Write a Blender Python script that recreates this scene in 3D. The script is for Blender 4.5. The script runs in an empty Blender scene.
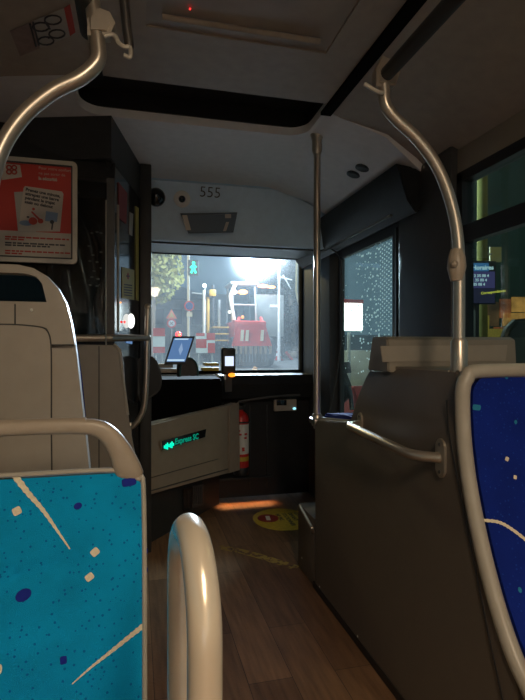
import bpy, bmesh, math, random
from mathutils import Vector as V, Matrix as M
random.seed(7)
R = math.radians
F, ZC, YAW = 505.0, 1.2, R(14)
S0, C0 = math.sin(YAW), math.cos(YAW)
sc = bpy.context.scene
col = sc.collection

# ---------- measuring helpers: where a sight line meets a real plane ----------
def ray(u, v):
    t = (u-262.5)/F
    return V((S0+C0*t, C0-S0*t, (350-v)/F))
E = V((0, 0, ZC))
def pD(u, v, d): return E + ray(u, v)*d
def pX(u, v, x): r = ray(u, v); return E + r*(x/r.x)
def pY(u, v, y): r = ray(u, v); return E + r*(y/r.y)
def pZ(u, v, z): r = ray(u, v); return E + r*((z-ZC)/r.z)
def pP(u, v, p0, n):
    r = ray(u, v); n = V(n); return E + r*((V(p0)-E).dot(n)/r.dot(n))

# ---------- materials ----------
def mat(name, c, rough=.5, metal=0, noise=0, scale=20, bump=0, bscale=200, spec=.5, emit=None, estr=0, alpha=1, coat=0):
    m = bpy.data.materials.new(name); m.use_nodes = True
    nt = m.node_tree; b = nt.nodes['Principled BSDF']
    b.inputs['Base Color'].default_value = (*c, 1)
    b.inputs['Roughness'].default_value = rough
    b.inputs['Metallic'].default_value = metal
    b.inputs['Specular IOR Level'].default_value = spec
    b.inputs['Coat Weight'].default_value = coat
    if emit:
        b.inputs['Emission Color'].default_value = (*emit, 1)
        b.inputs['Emission Strength'].default_value = estr
    tc = nt.nodes.new('ShaderNodeTexCoord')
    if noise:
        n = nt.nodes.new('ShaderNodeTexNoise'); n.inputs['Scale'].default_value = scale; n.inputs['Detail'].default_value = 5
        nt.links.new(tc.outputs['Object'], n.inputs['Vector'])
        r = nt.nodes.new('ShaderNodeMapRange'); r.inputs[3].default_value = 1-noise; r.inputs[4].default_value = 1+noise
        r.inputs[1].default_value = .25; r.inputs[2].default_value = .75
        nt.links.new(n.outputs['Fac'], r.inputs[0])
        mx = nt.nodes.new('ShaderNodeVectorMath'); mx.operation = 'SCALE'; mx.inputs[0].default_value = c
        nt.links.new(r.outputs[0], mx.inputs['Scale']); nt.links.new(mx.outputs[0], b.inputs['Base Color'])
    if bump:
        n2 = nt.nodes.new('ShaderNodeTexNoise'); n2.inputs['Scale'].default_value = bscale; n2.inputs['Detail'].default_value = 3
        nt.links.new(tc.outputs['Object'], n2.inputs['Vector'])
        bp = nt.nodes.new('ShaderNodeBump'); bp.inputs['Strength'].default_value = bump; bp.inputs['Distance'].default_value = .004
        nt.links.new(n2.outputs['Fac'], bp.inputs['Height']); nt.links.new(bp.outputs[0], b.inputs['Normal'])
    return m

def glass(name, tint=(1, 1, 1), gloss=.06, scatter=0, scatterc=(.8, .9, 1), rough=.02):
    m = bpy.data.materials.new(name); m.use_nodes = True; nt = m.node_tree; nt.nodes.clear()
    o = nt.nodes.new('ShaderNodeOutputMaterial')
    t = nt.nodes.new('ShaderNodeBsdfTransparent'); t.inputs[0].default_value = (*tint, 1)
    g = nt.nodes.new('ShaderNodeBsdfGlossy'); g.inputs['Roughness'].default_value = rough
    mx = nt.nodes.new('ShaderNodeMixShader'); mx.inputs[0].default_value = gloss
    nt.links.new(t.outputs[0], mx.inputs[1]); nt.links.new(g.outputs[0], mx.inputs[2]); last = mx
    if scatter:
        d = nt.nodes.new('ShaderNodeBsdfTranslucent'); d.inputs[0].default_value = (*scatterc, 1)
        n = nt.nodes.new('ShaderNodeTexNoise'); n.inputs['Scale'].default_value = 3; n.inputs['Detail'].default_value = 6
        tc = nt.nodes.new('ShaderNodeTexCoord'); nt.links.new(tc.outputs['Object'], n.inputs['Vector'])
        r = nt.nodes.new('ShaderNodeMapRange'); r.inputs[1].default_value = .3; r.inputs[2].default_value = .7
        r.inputs[3].default_value = scatter*.6; r.inputs[4].default_value = scatter*1.4; nt.links.new(n.outputs['Fac'], r.inputs[0])
        m2 = nt.nodes.new('ShaderNodeMixShader'); nt.links.new(r.outputs[0], m2.inputs[0])
        nt.links.new(mx.outputs[0], m2.inputs[1]); nt.links.new(d.outputs[0], m2.inputs[2]); last = m2
    nt.links.new(last.outputs[0], o.inputs[0]); return m

def emis(name, c, s): return mat(name, tuple(x*.3 for x in c), .4, emit=c, estr=s)

def fabric_mat(name, c, dots, edge=.018):
    m = mat(name, c, .9, bump=.5, bscale=700, noise=.16, scale=9, spec=.2)
    nt = m.node_tree; b = nt.nodes['Principled BSDF']
    tc = nt.nodes.new('ShaderNodeTexCoord')
    src = b.inputs['Base Color'].links[0].from_socket
    vo = nt.nodes.new('ShaderNodeTexVoronoi'); vo.inputs['Scale'].default_value = 72; vo.inputs['Randomness'].default_value = 1
    nt.links.new(tc.outputs['Object'], vo.inputs['Vector'])
    lt = nt.nodes.new('ShaderNodeMath'); lt.operation = 'LESS_THAN'; lt.inputs[1].default_value = .18
    nt.links.new(vo.outputs['Distance'], lt.inputs[0])
    mx = nt.nodes.new('ShaderNodeMix'); mx.data_type = 'RGBA'
    mf = nt.nodes.new('ShaderNodeMath'); mf.operation = 'MULTIPLY'; mf.inputs[1].default_value = .75
    nt.links.new(lt.outputs[0], mf.inputs[0]); nt.links.new(mf.outputs[0], mx.inputs[0])
    nt.links.new(src, mx.inputs[6]); mx.inputs[7].default_value = (*dots, 1)
    nt.links.new(mx.outputs[2], b.inputs['Base Color'])
    return m

def wood_mat():
    m = mat('wood_vinyl', (.12, .065, .035), .42, bump=.25, bscale=90, spec=.45)
    nt = m.node_tree; b = nt.nodes['Principled BSDF']
    tc = nt.nodes.new('ShaderNodeTexCoord')
    mp = nt.nodes.new('ShaderNodeMapping'); mp.inputs['Rotation'].default_value = (0, 0, R(90))
    nt.links.new(tc.outputs['Object'], mp.inputs[0])
    br = nt.nodes.new('ShaderNodeTexBrick'); br.offset = .37; br.inputs['Scale'].default_value = 1
    br.inputs['Brick Width'].default_value = .92; br.inputs['Row Height'].default_value = .165
    br.inputs['Mortar Size'].default_value = .0012; br.inputs['Mortar'].default_value = (.03, .015, .008, 1)
    br.inputs['Color1'].default_value = (.15, .078, .04, 1); br.inputs['Color2'].default_value = (.27, .15, .08, 1)
    nt.links.new(mp.outputs[0], br.inputs['Vector'])
    n = nt.nodes.new('ShaderNodeTexNoise'); n.inputs['Scale'].default_value = 6; n.inputs['Detail'].default_value = 8
    mp2 = nt.nodes.new('ShaderNodeMapping'); mp2.inputs['Scale'].default_value = (9, .8, 1)
    nt.links.new(tc.outputs['Object'], mp2.inputs[0]); nt.links.new(mp2.outputs[0], n.inputs['Vector'])
    mr = nt.nodes.new('ShaderNodeMapRange'); mr.inputs[1].default_value = .3; mr.inputs[2].default_value = .7
    mr.inputs[3].default_value = .7; mr.inputs[4].default_value = 1.25; nt.links.new(n.outputs['Fac'], mr.inputs[0])
    s = nt.nodes.new('ShaderNodeVectorMath'); s.operation = 'SCALE'
    nt.links.new(br.outputs['Color'], s.inputs[0]); nt.links.new(mr.outputs[0], s.inputs['Scale'])
    nt.links.new(s.outputs[0], b.inputs['Base Color']); return m

def worn_mat(name, c, thr):
    m = mat(name, c, .6); nt = m.node_tree; b = nt.nodes['Principled BSDF']
    tc = nt.nodes.new('ShaderNodeTexCoord'); n = nt.nodes.new('ShaderNodeTexNoise'); n.inputs['Scale'].default_value = 28; n.inputs['Detail'].default_value = 5
    nt.links.new(tc.outputs['Object'], n.inputs['Vector'])
    g = nt.nodes.new('ShaderNodeMath'); g.operation = 'GREATER_THAN'; g.inputs[1].default_value = thr
    nt.links.new(n.outputs['Fac'], g.inputs[0]); nt.links.new(g.outputs[0], b.inputs['Alpha']); return m

K = {}
def mk(k, *a, **kw): K[k] = mat(k, *a, **kw)
mk('ceiling_brown', (.37, .31, .25), .55, noise=.08, bump=.15)
mk('ceiling_grey', (.78, .76, .75), .6, noise=.05, bump=.1)
mk('black', (.012, .012, .013), .45, noise=.2)
mk('black_gloss', (.012, .014, .016), .12, coat=.4)
mk('dark', (.03, .03, .03), .5, noise=.15, bump=.1)
mk('dark_grey', (.07, .068, .065), .5, noise=.1, bump=.15)
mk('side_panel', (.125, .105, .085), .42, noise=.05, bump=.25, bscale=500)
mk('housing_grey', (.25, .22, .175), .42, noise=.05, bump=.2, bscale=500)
mk('shell_grey', (.33, .29, .235), .42, noise=.05, bump=.15, bscale=500)
mk('shell_edge', (.38, .35, .29), .38, noise=.05)
mk('handle_beige', (.36, .3, .23), .38, noise=.06, bump=.1)
mk('steel', (.55, .49, .41), .32, metal=.8, noise=.05)
mk('steel_satin', (.66, .58, .46), .26, metal=.35, noise=.03, coat=.35)
mk('cab_brown', (.33, .265, .2), .42, noise=.05, bump=.15)
mk('steel_dark', (.2, .19, .18), .3, metal=.9)
mk('header', (.6, .74, .85), .5, noise=.05, bump=.1)  # pale blue tint puts the windscreen glare into the panel colour
mk('frame_alu', (.5, .45, .37), .4, metal=.3, noise=.05)
mk('poster_red', (.5, .035, .02), .5)
mk('paper', (.52, .45, .37), .6, noise=.04)
mk('paper_grey', (.4, .37, .33), .6)
mk('ink', (.05, .045, .05), .6)
mk('ink_red', (.45, .05, .03), .6)
mk('ink_blue', (.2, .27, .38), .6)
mk('white', (.7, .68, .62), .5)
mk('yellow', (.55, .38, .04), .5, noise=.2, scale=40)
mk('yellow_sticker', (.5, .42, .12), .5)
mk('red', (.55, .02, .015), .35, noise=.1)
mk('dark_red', (.25, .02, .02), .5)
mk('leather', (.02, .02, .022), .22, bump=.6, bscale=14, coat=.3)
mk('wall_dark', (.05, .05, .052), .5, noise=.1)
mk('stroke_white', (.75, .68, .5), .85, noise=.1, scale=200)
mk('blob_navy', (.0, .012, .25), .85)
mk('blob_teal', (.01, .2, .36), .85)
mk('dash_black', (.02, .02, .021), .6, spec=.2, noise=.1)
K['floor'] = wood_mat(); mk('matte_black', (.006, .006, .006), .9, spec=.05)
K['fabric_teal'] = fabric_mat('fabric_teal', (.0, .3, .6), (.0, .09, .36))
K['fabric_navy'] = fabric_mat('fabric_navy', (.004, .02, .22), (.01, .05, .33))
K['windscreen'] = glass('windscreen', (.92, .97, 1), .015, .04)  # slight translucent share added to imitate a veil of glare
K['door_glass'] = glass('door_glass', (.85, .95, .93), .05, .03)
K['side_glass'] = glass('side_glass', (.8, .9, .85), .08)
K['cab_glass'] = glass('cab_glass', (.6, .65, .67), .03)
K['worn_yellow'] = worn_mat('worn_yellow', (.42, .3, .08), .5)
K['led_green'] = emis('led_green', (0, 1, .62), 1.1)
K['led_green_dim'] = emis('led_green_dim', (0, .8, .5), .25)
K['screen_white'] = emis('screen_white', (.72, .82, 1), 1.0)
K['screen_blue'] = emis('screen_blue', (.13, .27, .55), .6)
K['led_red'] = emis('led_red', (1, .02, .02), 3)
K['led_orange'] = emis('led_orange', (1, .25, .02), 2)
K['led_white'] = emis('led_white', (1, 1, .95), 2)
K['lamp_ceiling'] = emis('lamp_ceiling', (1, .8, .55), 3)

# ---------- mesh builder ----------
def catmull(P, n=6, closed=False):
    P = [V(p) for p in P]
    if len(P) < 3: return P
    out = []; L = len(P)
    for i in range(L if closed else L-1):
        a = P[(i-1) % L] if closed else P[max(i-1, 0)]
        b = P[i]; c = P[(i+1) % L]; d = P[(i+2) % L] if closed else P[min(i+2, L-1)]
        for k in range(n):
            t = k/n
            out.append(.5*((2*b)+(c-a)*t+(2*a-5*b+4*c-d)*t*t+(3*b-a-3*c+d)*t**3))
    if not closed: out.append(P[-1])
    return out
def fillet(P, r, n=6):
    """polyline with rounded corners"""
    P = [V(p) for p in P]; out = [P[0]]
    for i in range(1, len(P)-1):
        a, b, c = P[i-1], P[i], P[i+1]
        rr = min(r, (a-b).length*.49, (c-b).length*.49)
        p, q = b+(a-b).normalized()*rr, b+(c-b).normalized()*rr
        for k in range(n+1):
            t = k/n; out.append(p*(1-t)**2+b*2*t*(1-t)+q*t*t)
    out.append(P[-1]); return out
WM = {}
class B:
    def __init__(s): s.bm = bmesh.new(); s.mi = 0
    def _f(s, vs):
        try:
            f = s.bm.faces.new(vs); f.material_index = s.mi; return f
        except ValueError: return None
    def box(s, c, d, rot=None, bev=0, seg=2):
        m = M.Translation(V(c)) @ (rot.to_4x4() if rot else M()) @ M.Diagonal((*d, 1))
        r = bmesh.ops.create_cube(s.bm, size=1, matrix=m)
        fs = {f for v in r['verts'] for f in v.link_faces}
        for f in fs: f.material_index = s.mi
        if bev:
            es = {e for v in r['verts'] for e in v.link_edges}
            bmesh.ops.bevel(s.bm, geom=list(es), offset=bev, segments=seg, affect='EDGES', profile=.5, clamp_overlap=True)
        return s
    def bb(s, x0, x1, y0, y1, z0, z1, bev=0): return s.box(((x0+x1)/2, (y0+y1)/2, (z0+z1)/2), (abs(x1-x0), abs(y1-y0), abs(z1-z0)), bev=bev)
    def prism(s, pts, vec, bev=0, seg=2):
        vec = V(vec); a = [s.bm.verts.new(V(p)) for p in pts]; b = [s.bm.verts.new(V(p)+vec) for p in pts]
        fs = [s._f(a[::-1]), s._f(b)]
        n = len(a)
        for i in range(n): s._f([a[i], a[(i+1) % n], b[(i+1) % n], b[i]])
        if bev:
            es = {e for f in fs if f for e in f.edges}
            bmesh.ops.bevel(s.bm, geom=list(es), offset=bev, segments=seg, affect='EDGES', clamp_overlap=True)
        return s
    def ring(s, outer, inner, vec):
        vec = V(vec); n = len(outer)
        L = [[s.bm.verts.new(V(p)+o) for p in q] for q, o in ((outer, V()), (inner, V()), (outer, vec), (inner, vec))]
        for i in range(n):
            j = (i+1) % n
            s._f([L[0][i], L[0][j], L[1][j], L[1][i]]); s._f([L[2][i], L[3][i], L[3][j], L[2][j]])
            s._f([L[0][j], L[0][i], L[2][i], L[2][j]]); s._f([L[1][i], L[1][j], L[3][j], L[3][i]])
        return s
    def tube(s, P, r, n=14, closed=False, sy=1):
        P = [V(p) for p in P]; L = len(P); rs = r if isinstance(r, (list, tuple)) else [r]*L
        T = [((P[(i+1) % L]-P[i-1]) if closed else (P[min(i+1, L-1)]-P[max(i-1, 0)])).normalized() for i in range(L)]
        up = V((0, 0, 1)) if abs(T[0].z) < .9 else V((1, 0, 0))
        N = (up-T[0]*up.dot(T[0])).normalized(); rings = []
        for i in range(L):
            N = (N-T[i]*N.dot(T[i])).normalized(); Bn = T[i].cross(N)
            rings.append([s.bm.verts.new(P[i]+(N*math.cos(2*math.pi*k/n)+Bn*math.sin(2*math.pi*k/n)*sy)*rs[i]) for k in range(n)])
        for i in range(L if closed else L-1):
            a, b = rings[i], rings[(i+1) % L]
            for k in range(n): s._f([a[k], a[(k+1) % n], b[(k+1) % n], b[k]])
        if not closed: s._f(rings[0][::-1]); s._f(rings[-1])
        return s
    def lathe(s, prof, o, ax=(0, 0, 1), n=20):
        q = V((0, 0, 1)).rotation_difference(V(ax)).to_matrix(); rings = []
        for r, z in prof:
            rings.append([s.bm.verts.new(V(o)+q@V((max(r, .0002)*math.cos(2*math.pi*k/n), max(r, .0002)*math.sin(2*math.pi*k/n), z))) for k in range(n)])
        for a, b in zip(rings, rings[1:]):
            for k in range(n): s._f([a[k], a[(k+1) % n], b[(k+1) % n], b[k]])
        s._f(rings[0][::-1]); s._f(rings[-1]); return s
    def ball(s, c, r, sc_=(1, 1, 1), n=14):
        m = M.Translation(V(c)) @ M.Diagonal((r*sc_[0], r*sc_[1], r*sc_[2], 1))
        q = bmesh.ops.create_uvsphere(s.bm, u_segments=n, v_segments=max(6, n//2), radius=1, matrix=m)
        for v in q['verts']:
            for f in v.link_faces: f.material_index = s.mi
        return s
    def poly(s, pts): s._f([s.bm.verts.new(V(p)) for p in pts]); return s
    def m(s, i): s.mi = i; return s
    def out(s, name, mats, parent=None, label=None, cat=None, group=None, kind=None, sharp=38, fix=True):
        bm = s.bm
        if fix: bmesh.ops.recalc_face_normals(bm, faces=bm.faces)
        ca = math.cos(R(sharp))
        for e in bm.edges:
            if len(e.link_faces) == 2: e.smooth = e.link_faces[0].normal.dot(e.link_faces[1].normal) > ca
        for f in bm.faces: f.smooth = True
        if parent is None:
            xs = [v.co for v in bm.verts]
            o = V(((min(v.x for v in xs)+max(v.x for v in xs))/2, (min(v.y for v in xs)+max(v.y for v in xs))/2, min(v.z for v in xs)))
            w = M.Translation(o); loc = o
        else:
            w = WM[parent.name]; loc = V()
        bm.transform(w.inverted())
        me = bpy.data.meshes.new(name); bm.to_mesh(me); bm.free()
        if not isinstance(mats, (list, tuple)): mats = [mats]
        for k in mats: me.materials.append(K[k] if isinstance(k, str) else k)
        ob = bpy.data.objects.new(name, me); col.objects.link(ob); ob.location = loc
        if parent: ob.parent = parent
        WM[ob.name] = w
        tagp(ob, label, cat, group, kind); return ob
def tagp(o, label=None, cat=None, group=None, kind=None):
    for k, v in (('label', label), ('category', cat), ('group', group), ('kind', kind)):
        if v: o[k] = v
def thing(name, label, cat, loc, group=None, kind=None):
    o = bpy.data.objects.new(name, None); o.empty_display_size = .05; col.objects.link(o); o.location = V(loc)
    WM[o.name] = M.Translation(V(loc)); tagp(o, label, cat, group, kind); return o
def struct(b, name, m, parent=None): return b.out(name, m, parent, kind=None if parent else 'structure')
def text_mesh(b, body, size, o, xa, ya, thick=.0006, bold=0, align='LEFT'):
    """adds lettering lying in the plane xa/ya to the builder"""
    cu = bpy.data.curves.new('t', 'FONT'); cu.body = body; cu.size = size; cu.extrude = thick/2; cu.offset = bold; cu.align_x = align; cu.resolution_u = 3
    ob = bpy.data.objects.new('t', cu); col.objects.link(ob)
    bpy.context.view_layer.update()
    me = bpy.data.meshes.new_from_object(ob.evaluated_get(bpy.context.evaluated_depsgraph_get()))
    xa = V(xa).normalized(); ya = V(ya).normalized(); za = xa.cross(ya)
    mm = M.Translation(V(o)) @ M((xa, ya, za)).transposed().to_4x4()
    me.transform(mm); t = bmesh.new(); t.from_mesh(me)
    vm = {v: b.bm.verts.new(v.co) for v in t.verts}
    for f in t.faces: b._f([vm[v] for v in f.verts])
    t.free(); bpy.data.objects.remove(ob); bpy.data.curves.remove(cu); bpy.data.meshes.remove(me)
def rrect(w, h, r, n=5, cx=0, cy=0):
    P = []
    for sx, sy, a0 in ((1, 1, 0), (-1, 1, 90), (-1, -1, 180), (1, -1, 270)):
        for k in range(n+1):
            a = R(a0+90*k/n); P.append((cx+sx*(w/2-r)+r*math.cos(a), cy+sy*(h/2-r)+r*math.sin(a)))
    return P

# ================= SETTING: the bus shell =================
XL, XR, ZT = -1.0, 1.45, 2.3
YB, YF = -2.6, 4.2
struct(B().bb(XL-.05, XR+.05, YB, YF+.1, -.06, 0), 'floor', 'floor')
struct(B().bb(-.17, .85, YB, 2.12, ZT, ZT+.04), 'ceiling', 'ceiling_brown')
# front part of the ceiling with the rounded cut-out of the dark recess
nf = [(-.25, 2.12)] + [(-.25+.1*(1-math.cos(R(a))), 2.38+.1*math.sin(R(a))) for a in range(0, 91, 15)] + \
     [(.84-.1*(1-math.cos(R(a))), 2.38+.1*math.sin(R(a))) for a in range(90, -1, -15)] + [(.84, 2.12)]
fc = [(XL, 2.12)]+nf+[(.86, 2.12), (.86, 3.3), (XL, 3.3)]
b = B().prism([(x, y, ZT) for x, y in fc], (0, 0, .04))
b.prism([(.86, 2.2, ZT), (1.15, 2.2, 2.22), (1.42, 2.3, 2.1), (1.45, 2.3, 2.12), (1.45, 2.2, 2.34), (.86, 2.2, 2.34)], (0, 1.1, 0))
struct(b, 'ceiling_front', 'ceiling_grey')
struct(B().prism([(-.3, 2.0, 2.42), (.95, 2.0, 2.42), (.95, 2.55, 2.42), (-.3, 2.55, 2.42)], (0, 0, .02))
       .bb(-.3, .95, 2.09, 2.12, 2.34, 2.42).bb(-.3, .95, 2.47, 2.5, 2.34, 2.42).bb(-.3, -.26, 2.0, 2.5, 2.34, 2.42).bb(.86, .95, 2.0, 2.5, 2.34, 2.42), 'ceiling_recess', 'black')
def cove(P, nm, y1a, y1b):
    b = B(); n = len(P)
    for (x0, z0), (x1, z1), ya, yb in zip(P, P[1:], y1a, y1b):
        b.prism([(x0, YB, z0), (x1, YB, z1), (x1, yb, z1), (x0, ya, z0)], (0, 0, .03))
    return struct(b, nm, 'ceiling_brown')
cove([(.85, ZT), (1.15, 2.235), (1.36, 2.16), (1.45, 2.118)], 'ceiling_right', [2.18, 2.26, 2.32], [2.26, 2.32, 2.36])
cove([(-.17, ZT), (-.5, 2.26), (-.8, 2.18), (-1., 2.1)], 'ceiling_left', [2.12, 2.14, 2.16], [2.14, 2.16, 2.18])
struct(B().bb(.825, .875, YB, 2.2, 2.285, 2.3), 'trim_1', K['matte_black'])
struct(B().bb(-.16, -.13, YB, 2.12, 2.288, 2.3), 'trim_2', 'black')
# right wall
struct(B().bb(XR, XR+.06, YB, 2.08, 0, 1.1).bb(XR-.015, XR+.06, YB, 2.08, 2.0, 2.12), 'wall_right', 'housing_grey')
struct(B().bb(XR-.05, XR+.06, 2.04, 2.52, 0, 2.14, bev=.01), 'trim_3', 'wall_dark')
w = B().bb(XR-.02, XR+.04, YB, 2.06, 1.1, 1.14).bb(XR-.02, XR+.04, YB, 2.06, 1.965, 2.01).bb(XR-.015, XR+.03, YB, 2.06, 1.685, 1.765)
w.bb(XR-.02, XR+.04, 2.0, 2.06, 1.1, 2.0)
wf = struct(w, 'window_1', 'black')
B().bb(XR+.005, XR+.012, YB, 2.02, 1.12, 1.99).out('pane', 'side_glass', wf)
# left wall, back wall
struct(B().bb(XL-.06, XL, YB, YF, 0, 1.15).bb(XL-.06, XL, YB, YF, 2.0, 2.32).bb(XL-.06, XL, 2.4, 4.2, 1.15, 2.0), 'wall_left', 'shell_grey')
wl = struct(B().bb(XL-.04, XL+.02, YB, 2.4, 1.13, 1.17).bb(XL-.04, XL+.02, YB, 2.4, 1.96, 2.0), 'window_2', 'black')
B().bb(XL-.03, XL-.02, YB, 2.4, 1.15, 2.0).out('pane', 'side_glass', wl)
struct(B().bb(XL-.06, XR+.06, YB-.05, YB, -.06, 2.36), 'wall_back', 'ceiling_grey')
# driver's cab rear wall and diagonal door with the stickers
YC = 2.45
b = B().bb(XL, -.1, YC, YC+.03, 0, 1.24)
b.prism([(XL, YC, 1.98), (XL, YC+.22, 2.3), (XL, YC+.26, 2.3), (XL, YC+.04, 1.98)], (-.1-XL, 0, 0)).bb(-.135, -.1, YC, YC+.035, 1.2, 2.0).bb(XL, XL+.1, YC, YC+.03, 1.2, 2.0)
cw = struct(b, 'wall_cab', 'dark')
B().bb(XL+.1, -.135, YC+.012, YC+.018, 1.24, 2.0).out('cab_pane', 'cab_glass', cw)
struct(B().bb(XL, -.02, 3.35, 3.38, .0, 2.3).bb(XL, 0, 4.1, 4.2, 0, 2.3), 'wall_cab_front', 'matte_black')
pa, pb = V((-.115, 2.5, 0)), V((.02, 3.08, 0)); dd = (pb-pa).normalized(); nn = V((dd.y, -dd.x, 0))
# cab door
cd = thing('cab_door', 'dark glossy door of the driver cab bearing a yellow notice and stickers', 'door', pa)
def cdp(t, z, off=0): return pa.lerp(pb, t)+V((0, 0, z))+nn*off
b = B().prism([cdp(0, .02), cdp(1, .02), cdp(1, 2.1), cdp(0, 2.1)], -nn*.03, bev=.004)
b.out('door_panel', 'black_gloss', cd)
def on_door(u, v, off=.002):
    return pP(u, v, pa+nn*off, nn)
def sticker(par, pts, name, m, label, th=.001, pf=on_door, nrm=None):
    return B().prism([pf(*p) for p in pts], (nrm or nn)*th).out(name, m, par, label)
B().prism([on_door(118, 182), on_door(127, 193), on_door(126, 224), on_door(119, 218)], nn*.002).out('sticker', 'dark_red', cd, 'dark red sticker')
B().prism([on_door(129.5, 212), on_door(133, 214), on_door(132, 236), on_door(129, 234)], nn*.002).out('sticker', 'paper_grey', cd, 'narrow pale sticker')
B().prism([on_door(135.5, 206), on_door(138.5, 208), on_door(138.5, 301), on_door(136, 300)], nn*.002).out('sticker', 'yellow_sticker', cd, 'tall narrow yellow strip')
nt_ = B().prism([on_door(122, 267), on_door(134, 270), on_door(134, 300), on_door(122, 298)], nn*.002)
nt_.m(1); nt_.lathe([(.018, 0), (.018, .001)], on_door(128, 276, .0045), nn)
nt_.m(2); nt_.prism([on_door(126.3, 275.4, .007), on_door(129.7, 275.6, .007), on_door(129.7, 276.8, .007), on_door(126.3, 276.6, .007)], nn*.001)
for i in range(5): nt_.prism([on_door(124, 284+i*2.6, .0045), on_door(132, 285+i*2.6, .0045), on_door(132, 286+i*2.6, .0045), on_door(124, 285+i*2.6, .0045)], nn*.001)
nt_.out('notice', ['yellow_sticker', 'ink_red', 'ink'], cd, 'yellow notice with a red no-entry disc')
B().ball(on_door(131, 321, .012), .02, (1, .6, 2.0)).out('lamp', 'led_white', cd, 'small lit white lamp')
B().ball(on_door(124.5, 322, .008), .006).out('indicator', 'led_red', cd, 'red indicator light')
B().ball(on_door(120.5, 302.5, .008), .004).out('indicator', 'led_orange', cd, 'orange indicator light')
B().prism([on_door(126, 340), on_door(132, 341), on_door(132, 344), on_door(126, 343)], nn*.002).out('label_strip', 'screen_blue', cd, 'blue label strip')
B().tube([on_door(118, 205, .012), on_door(118, 332, .012)], .006, 8).out('edge_strip', 'steel', cd)
B().tube([on_door(106, 200, .012), on_door(106, 345, .012)], .003, 8).out('edge_strip', 'steel', cd)
struct(B().prism([cdp(0, 2.1)+V((0,-.03,0)), cdp(1, 2.1), cdp(1, 2.1)-nn*.4, cdp(0, 2.1)-nn*.4], (0, 0, .2)), 'trim_7', 'dark')
# pillar beside the windscreen
struct(B().bb(.018, .085, 3.06, 3.12, 0, 2.3, bev=.006), 'trim_4', 'dark')

# header above the windscreen
ph0, ph1 = V((0, 3.34, 2.3)), V((0, 3.5, 1.945))
hd = (ph1-ph0); hn = V((0, -hd.z, hd.y)).normalized() * -1   # faces down and back
if hn.z > 0: hn = -hn
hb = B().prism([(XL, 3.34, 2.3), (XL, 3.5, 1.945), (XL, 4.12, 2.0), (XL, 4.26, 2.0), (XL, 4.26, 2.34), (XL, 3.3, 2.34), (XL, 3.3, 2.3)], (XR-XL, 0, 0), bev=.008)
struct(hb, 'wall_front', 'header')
def on_head(u, v, off=0): return pP(u, v, ph0+hn*off, hn)
vis = thing('sun_visor', 'dark blue-grey sun visor band along the top of the windscreen', 'visor', (.75, 4.06, 1.93))
B().prism([(.1, 3.56, 1.938), (.1, 4.1, 1.975), (.1, 4.1, 1.985), (.1, 3.56, 1.948)], (1.26, 0, 0), bev=.003).out('visor_panel', 'dark_grey', vis)
B().tube([(.12, 4.1, 1.972), (1.34, 4.1, 1.972)], .007).out('hinge_rod', 'dark', vis)
bt = B(); xa = V((1, 0, 0)); ya = -hd.normalized(); 
text_mesh(bt, '555', .098, on_head(199, 196.5, .004), xa, ya, .002, -.001)
bt.out('fleet_number', 'dark_grey', None, 'dark digits 555 on the grey header panel', 'number')
cam_ = thing('ceiling_camera', 'small round dome camera with pale ring beside the number on the header', 'camera', on_head(182, 199))
B().lathe([(.055, 0), (.055, .008), (.045, .016), (.03, .018)], on_head(182, 199), hn, 24).out('ring', 'white', cam_)
B().ball(on_head(182, 199, .014), .024).out('lens_dome', 'black_gloss', cam_)
cam2 = thing('dome_camera', 'dark round dome camera at the left end of the header by the pillar', 'camera', on_head(156, 197))
B().lathe([(.06, 0), (.06, .02), (.05, .04), (.02, .055)], on_head(156, 197), hn, 24).out('dome', 'black_gloss', cam2)
mr = thing('rear_view_mirror', 'dark trapezoid driver mirror hanging under the header panel', 'mirror', on_head(208, 224, .05))
q = [on_head(u, v, .05) for u, v in ((180, 213), (237, 212), (233, 232), (188, 233))]
B().prism(q, hn*.025, bev=.01, seg=3).out('mirror_glass', mat('mirror_dark', (.1, .14, .17), .3), mr)
for u0, u1, v0, v1, dx in ((182, 187, 215, 230, 4), (225, 231, 214, 218, 0), (226, 229, 222, 231, -3)):
    B().prism([on_head(u0, v0, .077), on_head(u1, v0, .077), on_head(u1+dx, v1, .077), on_head(u0+dx, v1, .077)], hn*.006, bev=.002).out('clip', 'frame_alu', mr)
for u in (196, 222): B().tube([on_head(u, 226, 0), on_head(u, 226, .055)], .012).out('bracket', 'dark', mr)
# tiny grille next to visor
# windscreen
ws = struct(B().bb(.0, 1.42, 4.16, 4.22, 1.0, 1.03).bb(1.38, 1.45, 4.14, 4.24, .3, 2.3).bb(0, .06, 4.16, 4.22, 1, 2.1), 'window_3', K['matte_black'])
B().bb(.05, 1.4, 4.19, 4.196, 1.0, 2.02).out('pane', 'windscreen', ws)
gf = bpy.data.materials.new('glare_film'); gf.use_nodes = True; gn = gf.node_tree; gn.nodes.clear()  # film added to spread a halo of glare round the work lamp
go = gn.nodes.new('ShaderNodeOutputMaterial'); gt = gn.nodes.new('ShaderNodeBsdfTransparent')
last = gt
for wgt, ro, io in ((.003, .35, 1.04), (.014, .7, 1.06)):
    gr_ = gn.nodes.new('ShaderNodeBsdfRefraction'); gr_.inputs['Roughness'].default_value = ro; gr_.inputs['IOR'].default_value = io
    gm = gn.nodes.new('ShaderNodeMixShader'); gm.inputs[0].default_value = wgt
    gn.links.new(last.outputs[0], gm.inputs[1]); gn.links.new(gr_.outputs[0], gm.inputs[2]); last = gm
gn.links.new(last.outputs[0], go.inputs[0])
B().poly([(.05, 4.185, 1.0), (1.4, 4.185, 1.0), (1.4, 4.185, 2.02), (.05, 4.185, 2.02)]).out('glare_film', gf, ws)
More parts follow.
